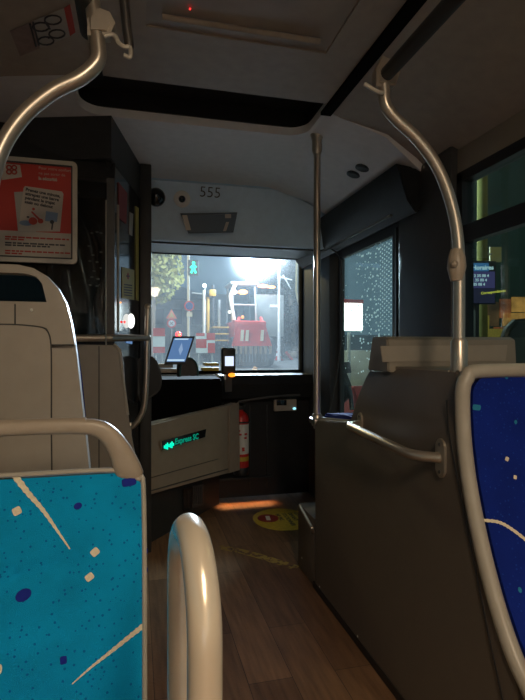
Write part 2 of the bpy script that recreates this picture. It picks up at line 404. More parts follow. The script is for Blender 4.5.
B().prism([pY(234, 247, 4.175), pY(261, 247, 4.175), pY(261, 262, 4.175), pY(234, 262, 4.175)], (0, .002, 0)).out('windscreen_sticker', glass('sticker_film', (.75, .85, .95), .02, .3), None, 'pale rectangular film label at the top of the windscreen by the bright lamp', 'sticker')
# right front corner wall ahead of the door
struct(B().bb(XR-.06, XR+.05, 3.52, 4.2, 0, 2.3, bev=.01), 'wall_corner', 'wall_dark')
struct(B().bb(XR-.03, XR+.05, 2.5, 3.55, 1.93, 2.3), 'wall_over_door', 'wall_dark')
# door mechanism cover
struct(B().prism([(1.27, 2.3, 2.14), (1.45, 2.3, 2.12), (1.45, 2.3, 1.93), (1.38, 2.3, 1.9), (1.33, 2.3, 1.96)], (0, 1.85, 0), bev=.008), 'trim_5', mat('cover_black', (.02, .022, .024), .35, spec=.15, noise=.2))
struct(B().bb(1.34, 1.37, 2.5, 3.6, 1.93, 1.94), 'trim_6', 'steel_dark')
# entrance door
dr = thing('door_1', None, None, (XR, 3.0, 0), kind='structure')
y0, y1 = 2.58, 3.5
B().ring([(XR, y0, .03), (XR, y1, .03), (XR, y1, 1.93), (XR, y0, 1.93)], [(XR, y0+.1, .1), (XR, y1-.035, .1), (XR, y1-.035, 1.87), (XR, y0+.1, 1.87)], (.035, 0, 0)).out('door_leaf_frame', 'wall_dark', dr)
B().bb(XR-.012, XR+.002, y0+.035, y0+.05, .05, 1.9).out('door_edge_strip', 'steel_dark', dr)
g = B().bb(XR+.014, XR+.02, y0+.08, y1-.03, .08, 1.89)
g.m(1)
y = y0+.11; k = 0
while y < y1-.05:
    far = max(0, (y-2.86)/.6)
    z = 1.05+(.013 if k % 2 else 0)
    while z < 1.86:
        low = z < 1.45
        keep = far <= 0 or random.random() < max(.08, .6-far*.8)
        if low and random.random() < (1.45-z)*1.6: keep = False
        jy, jz = (0, 0) if far <= 0 else (random.uniform(-.01, .01), random.uniform(-.01, .01))
        if keep:
            rr = .0048 if far <= 0 else random.uniform(.004, .0078)
            g.poly([(XR+.0125, y+jy+1.7*rr*math.cos(a*math.pi/3), z+jz+rr*math.sin(a*math.pi/3)) for a in range(6)])
        z += .027
    y += .027; k += 1
dm = glass('dot_white', (.2, .2, .2), .02, 1, (.9, 1, 1))
g.out('door_pane', ['door_glass', dm], dr, fix=False)
gr = thing('door_grab_wire', 'thin curved grey cable hanging down beside the entrance door pillar', 'cable', (1.35, 3.5, .8))
B().tube(catmull([pX(u, v, 1.36) for u, v in ((322, 247), (334, 251), (341, 262), (342, 300), (340, 350), (334, 390), (329, 412))], 6), .006, 8).out('cable', 'dark_grey', gr)
B().ball(pX(322, 247, 1.36), .012).out('cable_clip', 'dark', gr)

# ================= dash and entrance console =================
ds = thing('dashboard', 'black dashboard console across the front below the windscreen', 'dashboard', (.75, 4.0, 0))
prof = [(4.15, .02), (3.98, .02), (3.98, .78), (3.9, .82), (3.86, .93), (3.9, 1.0), (4.15, 1.01)]
B().prism([(.62, y, z) for y, z in prof], (.78, 0, 0), bev=.012, seg=3).out('console_body', 'dash_black', ds)
B().prism([(.09, y, z) for y, z in ((4.14, .5), (3.86, .5), (3.72, .9), (3.74, .985), (4.14, 1.0))], (.53, 0, 0), bev=.012, seg=3).out('driver_console', 'matte_black', ds)
for u in (250, 267):
    p, q_ = pY(u, 405, 3.978), pY(u, 488, 3.978)
    B().box(((p+q_)/2), (.008, .01, (p-q_).length), bev=.002).out('panel_rib', 'black', ds)
B().tube(catmull([pY(238, 402, 3.89), pY(255, 399, 3.89), pY(280, 396, 3.88), pY(300, 395, 3.88)], 5), .01, 8).out('edge_bead', 'dark_grey', ds)
cr = thing('card_reader', 'beige ticket card reader with small dark screen on the black console', 'card reader', pY(285, 411, 3.95))
c0 = pY(285, 404.5, 3.965)
B().box(c0, (.19, .035, .105), bev=.008).out('reader_body', 'paper', cr)
B().box(c0+V((-.035, -.019, .018)), (.085, .006, .045), bev=.002).out('reader_screen', 'black_gloss', cr)
B().ball(c0+V((.075, -.02, -.033)), .009, (1.6, .5, 1)).out('reader_light', emis('cyan_led', (.3, .8, 1), 1.5), cr)
fw = thing('added_floor_lamp', 'small orange lamp added low on the black console to light the floor edge', 'lamp', (.8, 3.96, .2))  # added lamp, stands in for orange street light on the floor
B().bb(.5, 1.08, 3.955, 3.975, .16, .18, bev=.004).out('lamp_housing', 'black', fw)
# ticket validator on the dash
tv = thing('ticket_validator', 'black ticket validator with lit pale blue screen on the dashboard', 'ticket machine', pY(228, 374, 3.75))
c1 = pY(228, 361, 3.75)
B().box(c1, (.105, .07, .2), bev=.012, seg=3).out('validator_body', 'black', tv)
B().box(c1+V((.004, -.037, .0)), (.066, .006, .072), bev=.002).out('validator_screen', 'screen_white', tv)
B().box(c1+V((0, .0, -.16)), (.05, .05, .14)).out('stand', 'black', tv)
B().ball(pY(232, 375, 3.7), .022, (1.3, .8, .7)).out('indicator_lamp', 'led_orange', tv, 'orange glowing lamp')
B().box(pY(225, 377, 3.7), (.014, .01, .04), bev=.002).out('key_tag', 'white', tv)
# tablet
tb = thing('driver_tablet', 'tilted tablet with blue lit screen on the driver dashboard', 'tablet', pY(178, 372, 3.7))
y_t = 3.66
q = [pY(164, 364, y_t), pY(186, 364, y_t), pY(195, 336, y_t+.06), pY(173, 336, y_t+.06)]
nt2 = (q[1]-q[0]).cross(q[3]-q[0]).normalized()
if nt2.y > 0: nt2 = -nt2
B().prism([p-nt2*.02 for p in q], nt2*.018, bev=.005).out('tablet_case', 'dark_grey', tb)
ce = sum(q, V())/4
def sh(p, k): return ce+(p-ce)*k
sb = B().prism([sh(p, .84) for p in q], nt2*.002)
sb.m(1); sb.prism([q[0].lerp(q[1], .1).lerp(q[3], .1)+nt2*.003, q[0].lerp(q[1], .85).lerp(q[2], .1)+nt2*.003, q[0].lerp(q[1], .85).lerp(q[2], .16)+nt2*.003, q[0].lerp(q[1], .1).lerp(q[3], .16)+nt2*.003], nt2*.001)
sb.prism([q[3].lerp(q[2], .15).lerp(q[0], .1)+nt2*.003, q[3].lerp(q[2], .85).lerp(q[0], .1)+nt2*.003, q[3].lerp(q[2], .85).lerp(q[0], .14)+nt2*.003, q[3].lerp(q[2], .15).lerp(q[0], .14)+nt2*.003], nt2*.001)
sb.m(2); sb.prism([ce+(q[3]-q[0])*.25+nt2*.003, ce+(q[1]-q[0])*.15+nt2*.003, ce-(q[3]-q[0])*.2+(q[1]-q[0])*.1+nt2*.003, ce-(q[1]-q[0])*.05+nt2*.003], nt2*.001)
sb.out('tablet_screen', ['screen_blue', emis('screen_pale', (.5, .7, .85), .9), emis('screen_mid', (.3, .45, .7), .7)], tb)
B().tube([ce-nt2*.02, ce-nt2*.05+V((0, 0, -.18))], .018).out('tablet_arm', 'black', tb)
# rounded instrument hood
ih = thing('instrument_hood', 'dark rounded instrument hood beside the tablet on the dashboard', 'instrument', pY(189, 374, 3.7))
arc = [pY(189+9*math.cos(R(a)), 376-18*math.sin(R(a))**.7 if 0 < a < 180 else 376, 3.68) for a in range(0, 181, 15)]
B().prism(arc, (0, .06, 0), bev=.004).out('hood_body', 'dark', ih)
B().tube(catmull(arc, 2), .006, 8).out('hood_rim', mat('teal_rim', (.04, .13, .12), .3), ih)
# papers/trays on the left of the dash
for i, (u0, u1, v0, v1) in enumerate(((155, 173, 364, 368), (155, 177, 369, 373), (205, 219, 363, 366), (203, 219, 368, 371))):
    B().bb(pY(u0, v0, 3.72).x, pY(u1, v0, 3.72).x, 3.72, 3.86, pY(u0, v1, 3.72).z, pY(u0, v0, 3.72).z, bev=.003).out('document_tray' if i < 2 else 'orange_folder', 'handle_beige' if i < 2 else 'yellow', None,
        ['beige flat tray, upper of two at the left end of the dashboard', 'beige flat tray, lower of two at the left end of the dashboard', 'yellow flat strip, upper of two beside the ticket validator', 'yellow flat strip, lower of two beside the ticket validator'][i], 'tray')

# ================= driver's low door with the green display =================
A_, B_ = V((.07, 3.135, 0)), V((.745, 3.79, 0)); dl = (B_-A_).normalized(); nl = V((dl.y, -dl.x, 0))
def on_low(u, v, off=0): return pP(u, v, A_+nl*off, nl)
lp = thing('driver_half_door', 'grey slanted half door beside the driver with a green display', 'half door', A_)
out4 = [on_low(145, 425), on_low(228, 406), on_low(237, 403), on_low(237, 469), on_low(228, 473), on_low(148, 496)]
B().prism(out4, -nl*.07, bev=.012, seg=3).out('door_panel', 'cab_brown', lp)
B().prism([on_low(228, 407, .001), on_low(238, 402, .001), on_low(239, 470, .001), on_low(228, 473, .001)], nl*.012, bev=.005).out('end_post', 'cab_brown', lp)
q = [on_low(159, 441, .004), on_low(214, 424, .004), on_low(208, 438, .004), on_low(161, 452, .004)]
B().prism(q, nl*.006, bev=.003).out('display_bezel', 'cab_brown', lp)
q = [on_low(162, 441, .012), on_low(206, 429, .012), on_low(205, 437, .012), on_low(162, 450, .012)]
dsp = B().prism(q, nl*.002).out('display_window', 'black_gloss', lp)
bt = B(); xa_ = (on_low(206, 436)-on_low(162, 447)).normalized()
text_mesh(bt, 'Express SC', .052, on_low(175, 444.5, .016), xa_, V((0, 0, 1)), .001, .0012)
bt.out('display_text', 'led_green_dim', dsp, 'green lit text')
b = B()
for k in range(7): b.box(on_low(164.5+k*1.5, 447-k*.45, .016), (.007, .007, .018+.012*(k % 3)), bev=.001)
b.out('display_glow', 'led_green', dsp, 'bright green lit pixels')
B().tube([on_low(150, 491, .004), on_low(228, 469, .004)], .004, 6).out('lower_bead', 'dark_grey', lp)
B().tube([on_low(150, 478, .004), on_low(218, 459, .004)], .002, 6).out('seam', 'dark_grey', lp)
# base wall below it
bk = B().prism([A_+V((-.02, .04, .0)), B_+V((-.12, .12, 0)), B_+V((-.12, .12, .45)), A_+V((-.02, .04, .45))], -nl*.03)
struct(bk, 'wall_cab_base', 'dark')
def on_base(u, v, off=0): return pP(u, v, A_+V((-.02, .04, 0))+nl*(.0+off), (B_+V((-.12, .12, 0))-A_-V((-.02, .04, 0))).cross(V((0, 0, 1))).normalized())
vg = thing('floor_vent', 'black slotted heater vent low on the cab base under the half door', 'vent', on_base(190, 508))
for u0, u1, v0, v1, nsl in ((183, 191, 489, 512, 5), (192, 203, 486, 508, 6)):
    b = B().prism([on_base(u0, v0, .004), on_base(u1, v0-2, .004), on_base(u1, v1-3, .004), on_base(u0, v1, .004)], nl*.008, bev=.002); fr = b.out('vent_frame', 'black' if u0 < 190 else 'dark_grey', vg)
    for k in range(nsl):
        u = u0+1+(u1-u0-2)*k/(nsl-1); B().tube([on_base(u, v0+1, .014), on_base(u, v1-4, .014)], .003, 6).out('slat', 'black', fr)
# extinguisher
fe = thing('fire_extinguisher', 'red fire extinguisher with white label strapped to the black console', 'fire extinguisher', pY(241, 476, 3.86))
e0 = pY(241, 474, 3.87); r_ = .062; sc_h = (pY(241, 404, 3.87).z-e0.z)
cyl = B(); cyl.lathe([(r_*.95, 0), (r_, .01), (r_, .055), (r_*.96, .06)], e0, n=24); cyl.out('base_ring', 'black', fe)
cyl = B(); cyl.lathe([(r_*.96, .05), (r_*.97, .06), (r_*.97, sc_h*.8), (r_*.75, sc_h*.86), (r_*.3, sc_h*.9), (r_*.3, sc_h*.93)], e0, n=24)
cyl.out('cylinder', 'red', fe)
lb = B(); lb.lathe([(r_*.985, sc_h*.3), (r_*.99, sc_h*.31), (r_*.99, sc_h*.71), (r_*.985, sc_h*.72)], e0, n=24)
lb.m(1)
for k in range(12):
    a = R(-110+random.uniform(-45, 45)); z = sc_h*random.uniform(.34, .68)
    lb.box(e0+V((r_*math.cos(a), r_*math.sin(a), z)), (.022, .008, .016), M.Rotation(a+math.pi/2, 3, 'Z'), bev=.001)
lb.out('label_sleeve', ['white', 'red'], fe, 'white label printed with red marks')
B().lathe([(r_*.985, sc_h*.2), (r_*.99, sc_h*.21), (r_*.99, sc_h*.25), (r_*.985, sc_h*.26)], e0, n=24).out('yellow_band', 'yellow', fe)
B().box(e0+V((0, -.0, sc_h*.95)), (.05, .05, .03), bev=.006).box(e0+V((.01, -.02, sc_h*.99)), (.025, .11, .012), bev=.003).out('valve', 'black', fe)
B().tube([e0+V((-.07, 0, sc_h*.75)), e0+V((-.05, -.055, sc_h*.75)), e0+V((0, -.068, sc_h*.75)), e0+V((.05, -.055, sc_h*.75)), e0+V((.07, .0, sc_h*.75))], .006, 6).out('strap', 'black', fe)

# ================= floor markings =================
fz = .0015
sc_ = thing('floor_sticker', 'round yellow floor sticker with a red no-entry oval', 'sticker', pZ(280, 519, 0))
c = pZ(282, 519, 0); 
def fdisc(c, rx, ry, z, n=32): return [(c.x+rx*math.cos(2*math.pi*k/n), c.y+ry*math.sin(2*math.pi*k/n), z) for k in range(n)]
B().prism(fdisc(c, .205, .235, .0004), (0, 0, .0012)).out('sticker_disc', 'yellow', sc_)
c2 = pZ(268, 518.5, 0)
B().prism(fdisc(c2, .075, .085, .002), (0, 0, .0008)).m(1).box((c2.x, c2.y, .0032), (.03, .09, .0008), M.Rotation(R(-8), 3, 'Z')).out('no_entry_mark', ['dark_red', 'white'], sc_)
bt = B()
for i, (s_, ) in enumerate((('NE PAS',), ('STATIONNER',), ('DEVANT',), ('LES PORTES',))):
    text_mesh(bt, s_, .044, V((c.x-.02+.047*i, c.y+.11, .0022)), (0, -1, 0), (1, 0, 0), .0006, .001)
bt.out('lettering', 'ink', sc_)
yl = [pZ(u, v, .001) for u, v in ((219, 547), (240, 551), (262, 557), (297, 568))]
b = B()
L_ = catmull(yl, 10)
for i in range(0, len(L_)-1):
    p, q_ = L_[i], L_[i+1]; t = (q_-p).normalized(); n_ = V((-t.y, t.x, 0))
    b.prism([p-n_*.03, q_-n_*.03, q_+n_*.03, p+n_*.03], (0, 0, .0008))
b.out('floor_line', 'worn_yellow', None, 'worn yellow warning line across the wooden floor', 'floor marking')

# ================= right wheel-arch housing and its seats =================
XS = .87
hs = thing('wheel_arch_housing', 'large dark grey-brown boxed wheel arch panel on the right of the aisle', 'housing', (1.15, 1.8, 0))
seam = [pX(u, v, XS) for u, v in ((452, 372), (447, 400), (449, 430), (456, 470), (466, 520), (478, 580), (490, 640), (503, 700))]
SP = [(2.40, 0), (2.40, .845)] + [(2.0, .885), (1.95, .91), (1.9, .99), (1.86, 1.118), (1.80, 1.115), (1.66, 1.115), (1.64, 1.14), (1.30, 1.14)]
SP += [(p.y+.03, p.z) for p in [pX(u, v, XS) for u, v in ((458, 378), (460, 410), (464, 440), (468, 475), (475, 515), (485, 560), (497, 605), (510, 645), (524, 678))]] + [(1.0, .4), (.98, .0)]
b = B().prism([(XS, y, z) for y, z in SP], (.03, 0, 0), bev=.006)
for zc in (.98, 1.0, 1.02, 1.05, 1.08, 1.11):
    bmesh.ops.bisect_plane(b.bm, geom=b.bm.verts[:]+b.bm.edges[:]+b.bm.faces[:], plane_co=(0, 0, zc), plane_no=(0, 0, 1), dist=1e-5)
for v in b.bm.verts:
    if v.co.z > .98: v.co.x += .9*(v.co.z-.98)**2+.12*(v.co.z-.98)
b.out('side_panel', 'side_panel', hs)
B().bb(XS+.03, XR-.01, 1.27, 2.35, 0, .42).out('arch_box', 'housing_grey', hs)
B().bb(XS+.04, XR-.02, 1.34, 1.66, 1.1, 1.14).out('shelf', 'housing_grey', hs)
# upper shoulder panel lighter grey (block seen above the seat)
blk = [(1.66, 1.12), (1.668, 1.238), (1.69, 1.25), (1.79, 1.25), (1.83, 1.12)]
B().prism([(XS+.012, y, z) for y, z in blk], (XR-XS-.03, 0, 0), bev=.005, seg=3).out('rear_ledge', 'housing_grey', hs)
B().prism([pY(380, 346, 1.664), pY(507, 345, 1.664), pY(505, 361, 1.664), pY(382, 362, 1.664)], (0, -.005, 0), bev=.002).out('ledge_inset', 'shell_grey', hs)
B().prism([pY(u, v, 1.83) for u, v in ((500, 366), (503, 345), (509, 328), (518, 319), (532, 318), (545, 345), (545, 366))], (0, .05, 0), bev=.015, seg=3).out('headrest', 'dark_grey', hs, 'dark rounded headrest top')
B().bb(XS+.03, XR-.01, 2.36, 2.40, 0, .82).out('front_panel', 'side_panel', hs)
B().tube([V((XS-.001, p.y, p.z)) for p in catmull(seam[1:], 4)], .0025, 6).out('seam', 'black', hs)
B().bb(XS-.004, XS+.01, 1.0, 2.42, 0, .03).out('skirting', 'black', hs)
for u, v in ((319.6, 586.7), (357.7, 636.2)): B().ball(pX(u, v, XS), .005, (.6, 1, 1), 8).out('screw', 'white', hs)
# footrest platform ahead of the housing
ft = thing('step_platform', 'dark low footrest box at the front end of the wheel arch panel', 'platform', (1.1, 2.54, 0))
B().bb(XS, XR-.1, 2.41, 2.68, 0, .35, bev=.01).out('platform_box', 'side_panel', ft)
B().tube(fillet([pX(300, 505, .86), pX(301, 508, .85), pX(312, 528, .84), pX(313.5, 532, .865)], .01), .008, 8).out('grab_bar', 'steel', ft)
B().ball(pX(302, 558, XS), .005, (.6, 1, 1), 8).out('screw', 'white', ft)
# forward-facing seat cushion in front
fs = thing('forward_seat', 'blue seat cushion behind the centre pole on the wheel arch', 'seat', (1.15, 2.2, .85))
B().prism([(XS+.01, y, z) for y, z in ((2.4, .83), (2.39, .862), (2.02, .9), (1.97, .89), (1.97, .83))], (.5, 0, 0), bev=.01).out('seat_rim', 'shell_edge', fs)
B().prism([(XS+.03, y, z) for y, z in ((2.385, .86), (2.36, .885), (2.1, .91), (1.99, .925), (1.98, .88))], (.44, 0, 0), bev=.012, seg=3).out('cushion', 'fabric_navy', fs)
B().prism([(XS+.1, y, z) for y, z in ((1.98, .9), (1.91, .91), (1.81, 1.16), (1.86, 1.17))], (.38, 0, 0), bev=.02, seg=3).out('backrest', 'fabric_navy', fs)
# handrail on the housing side
hr = thing('side_handrail', 'horizontal steel handrail bolted to the side of the wheel arch panel', 'handrail', (XS, 1.6, .88))
r0, r1 = pX(361, 424, XS), pX(442, 458, XS)
pth = fillet([r0+V((0, 0, 0)), r0+V((-.065, -.02, 0)), r1+V((-.065, .06, 0)), r1], .05, 8)
B().tube(pth, .0155, 16).out('bar', 'steel', hr)
for p, s_ in ((r0, .8), (r1, 1)):
    f_ = B(); f_.prism([(XS-.008, p.y+a*s_, p.z+b_*s_) for a, b_ in rrect(.045, .115, .022)], (.008, 0, 0), bev=.002); fo = f_.out('flange', 'steel', hr)
    for dz in (-.04, .04): B().ball(p+V((-.009, 0, dz*s_)), .006, (.5, 1, 1), 8).out('bolt', 'steel_dark', fo)

def seat_back(par, xc, hw, top, bot, rc, mats, blobs, strokes, bulge=.02, name='upholstery', crease=None, prof=None):
    """upholstered backrest facing -Y; top/bot = (y,z)"""
    pf = [V((0, *q)) for q in (prof or [bot, top])]; seg = [(b_-a_).length for a_, b_ in zip(pf, pf[1:])]; H = sum(seg)
    def at(h):
        k = 0
        while k < len(seg)-1 and h > seg[k]: h -= seg[k]; k += 1
        def nrm(i):
            i = min(max(i, 0), len(seg)-1); u_ = (pf[i+1]-pf[i]).normalized(); return V((0, -u_.z, u_.y))
        f = h/seg[k]; n0 = (nrm(k)+nrm(k-1)).normalized(); n1 = (nrm(k)+nrm(k+1)).normalized()
        return pf[k].lerp(pf[k+1], f), n0.lerp(n1, min(1, max(0, f))).normalized()
    tp, bo = pf[-1], pf[0]; up = (tp-bo).normalized(); n = V((0, -up.z, up.y))
    def half(h):
        if h > H-rc: k = h-(H-rc); return hw-rc+math.sqrt(max(0, rc*rc-k*k))
        return hw
    def P(x, h, off=0):
        a = min(1, abs(x-xc)/hw); e = min(1, max(0, (H-h))/.08)
        bu = bulge*(1-a**6)*(1-(1-e)**3)
        if crease: bu -= .012*math.exp(-((h-crease-.02*math.sin((x-xc)*6))/.012)**2)*(1 if x-xc < hw*.4 else 0)
        q_, nn2 = at(h); return q_+V((x, 0, 0))+nn2*(bu+off)
    b = B(); NX, NY = 28, 36; hs_ = [H*(1-(1-j/NY)**1.0) for j in range(NY)]+[H-.0005]
    hs_ = [H*j/(NY-8)*(1-rc/H) for j in range(NY-8)]+[H-rc+rc*math.sin(R(90*k/9)) for k in range(10)]
    g = [[b.bm.verts.new(P(xc+(2*i/NX-1)*half(h), h)) for i in range(NX+1)] for h in hs_]
    for j in range(len(g)-1):
        for i in range(NX): b._f([g[j][i], g[j][i+1], g[j+1][i+1], g[j+1][i]])
    # skirt
    loop = [r[0] for r in g]+g[-1][1:]+[r[-1] for r in g[::-1]][1:]
    bk = [b.bm.verts.new(v.co-n*.025) for v in loop]
    for i in range(len(loop)-1): b._f([loop[i], loop[i+1], bk[i+1], bk[i]])
    def inv(u, v):
        acc = 0
        for k in range(len(seg)):
            u_ = (pf[k+1]-pf[k]).normalized(); m_ = V((0, -u_.z, u_.y)); o_ = pf[k]+m_*bulge
            p = pP(u, v, o_, m_); t_ = (p-o_).dot(u_)
            if t_ <= seg[k] or k == len(seg)-1: return p.x, acc+t_
            acc += seg[k]
    for mi, kind, u, v, w_, h_, rot in blobs:
        b.mi = mi; x, h = inv(u, v); pts = []
        for k in range(14):
            a = 2*math.pi*k/14; ca, sa = math.cos(a), math.sin(a)
            if kind == 'r': ca = math.copysign(abs(ca)**.45, ca); sa = math.copysign(abs(sa)**.45, sa)
            dx, dz = ca*w_, sa*h_; cr_, sr_ = math.cos(R(rot)), math.sin(R(rot))
            pts.append(P(x+dx*cr_-dz*sr_, h+dx*sr_+dz*cr_, .0012))
        b.poly(pts)
    for mi, pts_, w0, w1 in strokes:
        b.mi = mi; Q = catmull([V((*inv(u, v), 0)) for u, v in pts_], 10); vs = []
        for i, p in enumerate(Q):
            t = (Q[min(i+1, len(Q)-1)]-Q[max(i-1, 0)]).normalized(); nn_ = V((-t.y, t.x, 0)); k = i/(len(Q)-1)
            w_ = (w0*(1-k)+w1*k)*(1+.18*math.sin(i*2.3))
            a, c_ = p+nn_*w_, p-nn_*w_
            vs.append((b.bm.verts.new(P(a.x, a.y, .0013)), b.bm.verts.new(P(c_.x, c_.y, .0013))))
        for (a, c_), (d, e) in zip(vs, vs[1:]): b._f([a, c_, e, d])
    ob = b.out(name, mats, par, sharp=60)
    return ob, P, H, up, n

# rear-facing seat on the right
rs = thing('rear_facing_seat', 'navy blue upholstered seat facing backwards at the right edge', 'seat', (1.16, 1.1, .3))
xf = XS+.035; hwR = .235; xcR = xf+.012+hwR
FR = [pX(u, v, .884) for u, v in ((524, 678), (510, 645), (497, 605), (485, 560), (475, 515), (468, 475), (464, 440), (462.5, 410), (463, 376))]
profR = [(q.y, q.z) for q in FR]
Rm = ['fabric_navy', 'stroke_white', 'blob_teal', 'blob_navy']
ob, PR, HR, upR, nR = seat_back(rs, xcR, hwR, (1.262, 1.132), (1.03, .45), .05, Rm,
    [(2, 'r', 479, 408, .011, .008, -8), (2, 'e', 515.5, 422, .005, .006, 0), (1, 'r', 507, 459, .0055, .006, -30), (1, 'r', 515, 477, .005, .0055, -20), (2, 'e', 509, 378, .005, .004, 0),
     (2, 'e', 482, 500, .004, .004, 0), (2, 'e', 521, 590, .005, .007, 0)],
    [(1, [(487, 520), (500, 522), (512, 529), (527, 541)], .004, .0045)], .014, prof=profR)
# frame of that seat: rounded grey border swept round the backrest and down to the pan
fp = [pP(u, v, (0, 1.262, 1.132), nR) for u, v in ()]
def frp(x, h, off=0): 
    bo_ = V((0, 1.03, .45)); return bo_+upR*h+V((x, 0, 0))+nR*off
ft_ = FR[-1]
fr_path = FR[:-1]+[ft_+V((0, 0, -.035)), ft_+V((.012, 0, -.008)), ft_+V((.045, .003, .012)), ft_+V((.25, .003, .014)), ft_+V((.48, .003, .012))]
low = [V((xf, .62, .40)), V((xf, .85, .385)), FR[0]+V((0, -.05, -.03))]
B().tube(catmull(low+fr_path, 5), .0205, 14).out('shell_rim', 'shell_edge', rs)
bs_ = [(q.y+.03, q.z) for q in FR]+[(q.y+.05, q.z) for q in FR[::-1]]
B().prism([(.9, y, z) for y, z in bs_], (.5, 0, 0)).out('shell_back', 'shell_grey', rs)
B().prism([(xf+.01, y, z) for y, z in ((.6, .4), (.6, .44), (.68, .475), (.9, .465), (1.02, .48), (1.06, .42), (.95, .39))], (.47, 0, 0), bev=.012, seg=3).out('seat_cushion', 'fabric_navy', rs)
B().prism([(xf-.015, y, z) for y, z in ((.6, .39), (.6, .43), (.95, .41), (1.06, .42), (1.1, .3), (.9, .3))], (.51, 0, 0), bev=.01).out('seat_shell', 'shell_grey', rs)
B().bb(xf+.05, XR-.03, .75, .97, 0, .32).out('seat_base', 'side_panel', rs)

# ================= poles and overhead rails =================
RR = .0175
cp = thing('centre_pole', 'straight vertical steel pole at the front corner of the wheel arch', 'pole', (.915, 2.44, .84))
pt, pbm = pD(317, 155, 2.62), pD(317, 421, 2.5)
xy = pD(317, 350, 2.58)
B().tube([(xy.x, xy.y, .80), (xy.x, xy.y, 2.3)], RR, 16).out('tube', 'steel', cp)
B().lathe([(.027, 0), (.027, .05), (.02, .06)], (xy.x, xy.y, .815), n=18).out('lower_collar', 'steel', cp)
B().lathe([(.02, 0), (.026, .02), (.026, .07), (.035, .1)], (xy.x, xy.y, 2.2), n=18).out('upper_collar', 'steel', cp)
B().box((xy.x+.01, xy.y-.01, .84), (.09, .09, .03), bev=.01).out('mounting_bracket', 'steel_dark', cp)
# right overhead rail
XRl, ZRl = .69, 1.985
def rail(nm, lab, x, z, y0, y1, dark='dark'):
    t = thing(nm, lab, 'handrail', (x, (y0+y1)/2, z))
    B().tube([(x, y0, z), (x, y1-.02, z)], .02, 14).ball((x, y1-.02, z), .02).out('rail_tube', dark, t)
    for y in (y0+.6, y1-.75):
        B().tube([(x, y, z), (x+(.1 if x > .3 else -.03), y, 2.29)], .013).out('hanger', 'steel_dark', t)
    return t
rail('overhead_handrail', 'dark overhead handrail under the right side of the ceiling', XRl, ZRl, -2.2, 1.36)
YP = 1.325
rp = thing('curved_pole', 'steel pole curving up from the right seat to the overhead rail', 'pole', (.92, YP, 1.14))
pts = [pY(u, v, YP) for u, v in ((384, 88), (386, 106), (398, 121), (417, 139), (436, 165), (449, 196), (457, 232), (459, 270), (459, 340))]
pts += [V((pts[-1].x, YP, 1.12))]
B().tube(catmull([pts[0]+V((0, 0, .02))]+pts, 6), .0172, 18).out('tube', 'steel', rp)
B().lathe([(.024, 0), (.024, .095), (.0185, .105)], (pts[-1].x, YP, 1.13), n=18).out('lower_sleeve', 'steel', rp)
xb = pts[-1].x
B().lathe([(.0175, 0), (.021, .012), (.0275, .04), (.025, .07), (.021, .085), (.0175, .095)], (xb-.008, YP, pY(457, 281, YP).z), n=18).out('clamp_sleeve', 'handle_beige', rp, 'beige bulging clamp sleeve')
B().ball((xb-.028, YP-.018, pY(450, 265, YP).z), .011).out('clamp_knob', 'handle_beige', rp)
def clamp(par, p, sx, k=1):
    b = B(); b.prism([p+V((sx*a, -.02, c*k)) for a, c in ((-.03, -.03), (.03, -.02), (.045, .02), (.03, .05), (-.01, .06), (-.03, .02))], (0, .045, 0), bev=.008, seg=2)
    return b.out('clamp_bracket', 'steel', par)
clamp(rp, pts[0]+V((.0, 0, .025)), 1)
B().tube(catmull([pY(384, 93, YP-.02), pY(376, 91, YP-.02), pY(368, 86, YP-.02), pY(364, 84, YP-.02)], 4), .006, 8).out('clamp_hook', 'frame_alu', rp)
# left overhead rail + pole
lr = rail('left_overhead_handrail', 'dark overhead handrail over the left seats', -.115, 1.985, -2.2, 1.33)
YL = 1.2
lpz = thing('bent_pole', 'steel pole curving from the ceiling rail down behind the left seats', 'pole', (-.34, YL, .9))
pts = [pY(u, v, YL) for u, v in ((92, 0), (95, 22), (98, 45), (97, 62), (80, 78), (55, 90), (30, 109), (12, 130), (0, 152), (-8, 178), (-13, 215), (-15, 260))]
pts += [V((pts[-1].x, YL, 1.3)), V((pts[-1].x, YL, .95)), V((pts[-1].x, YL, .0))]
B().tube(catmull(pts, 6), .0175, 18).out('tube', 'steel', lpz)
clamp(lpz, pY(99, 30, YL), .8, .75)
B().tube(catmull([pY(u, v, YL-.02) for u, v in ((121, -30), (124, 0), (127, 30), (129, 44), (128.5, 47))], 5), [.011]*20+[.009], 10).out('rod', 'steel_dark', lpz)
B().tube(catmull([pY(u, v, YL-.025) for u, v in ((104, 36), (114, 35), (119, 43), (125, 47), (130, 47), (130, 57), (124, 55))], 5), .005, 8).out('hook', 'frame_alu', lpz)
# cab handrails
ch = thing('cab_handrail', 'steel handrail crossing in front of the driver cab wall', 'handrail', (-.1, 2.5, 1.25))
j = pD(147, 338, 2.72)
B().tube([pY(74, 338, 2.36), pY(110, 338, 2.4), j], .0165, 14).ball(j, .022).out('cross_tube', 'steel', ch)
p_ = [(148, 308), (147.5, 325), (147, 345), (146.5, 375), (145, 400), (142, 413), (136, 423), (131, 427)]
B().tube(catmull([pD(u, v, 2.72) for u, v in p_], 5), .0155, 14).out('upright_tube', 'steel', ch)
B().ball(pD(148, 307, 2.72), .019).out('end_cap', 'steel', ch)
B().box(pD(130, 429, 2.72), (.018, .03, .07), bev=.004).out('flange', 'steel', ch)
fl = thing('padded_flap', 'black rounded flap with pale rim behind the cab handrail', 'flap', pD(148, 402, 2.95))
o_ = [(138, 364), (143, 358), (152, 357), (158, 365), (161, 378), (159, 390), (150, 397), (140, 401)]
pp = [pD(u, v, 2.95) for u, v in o_]
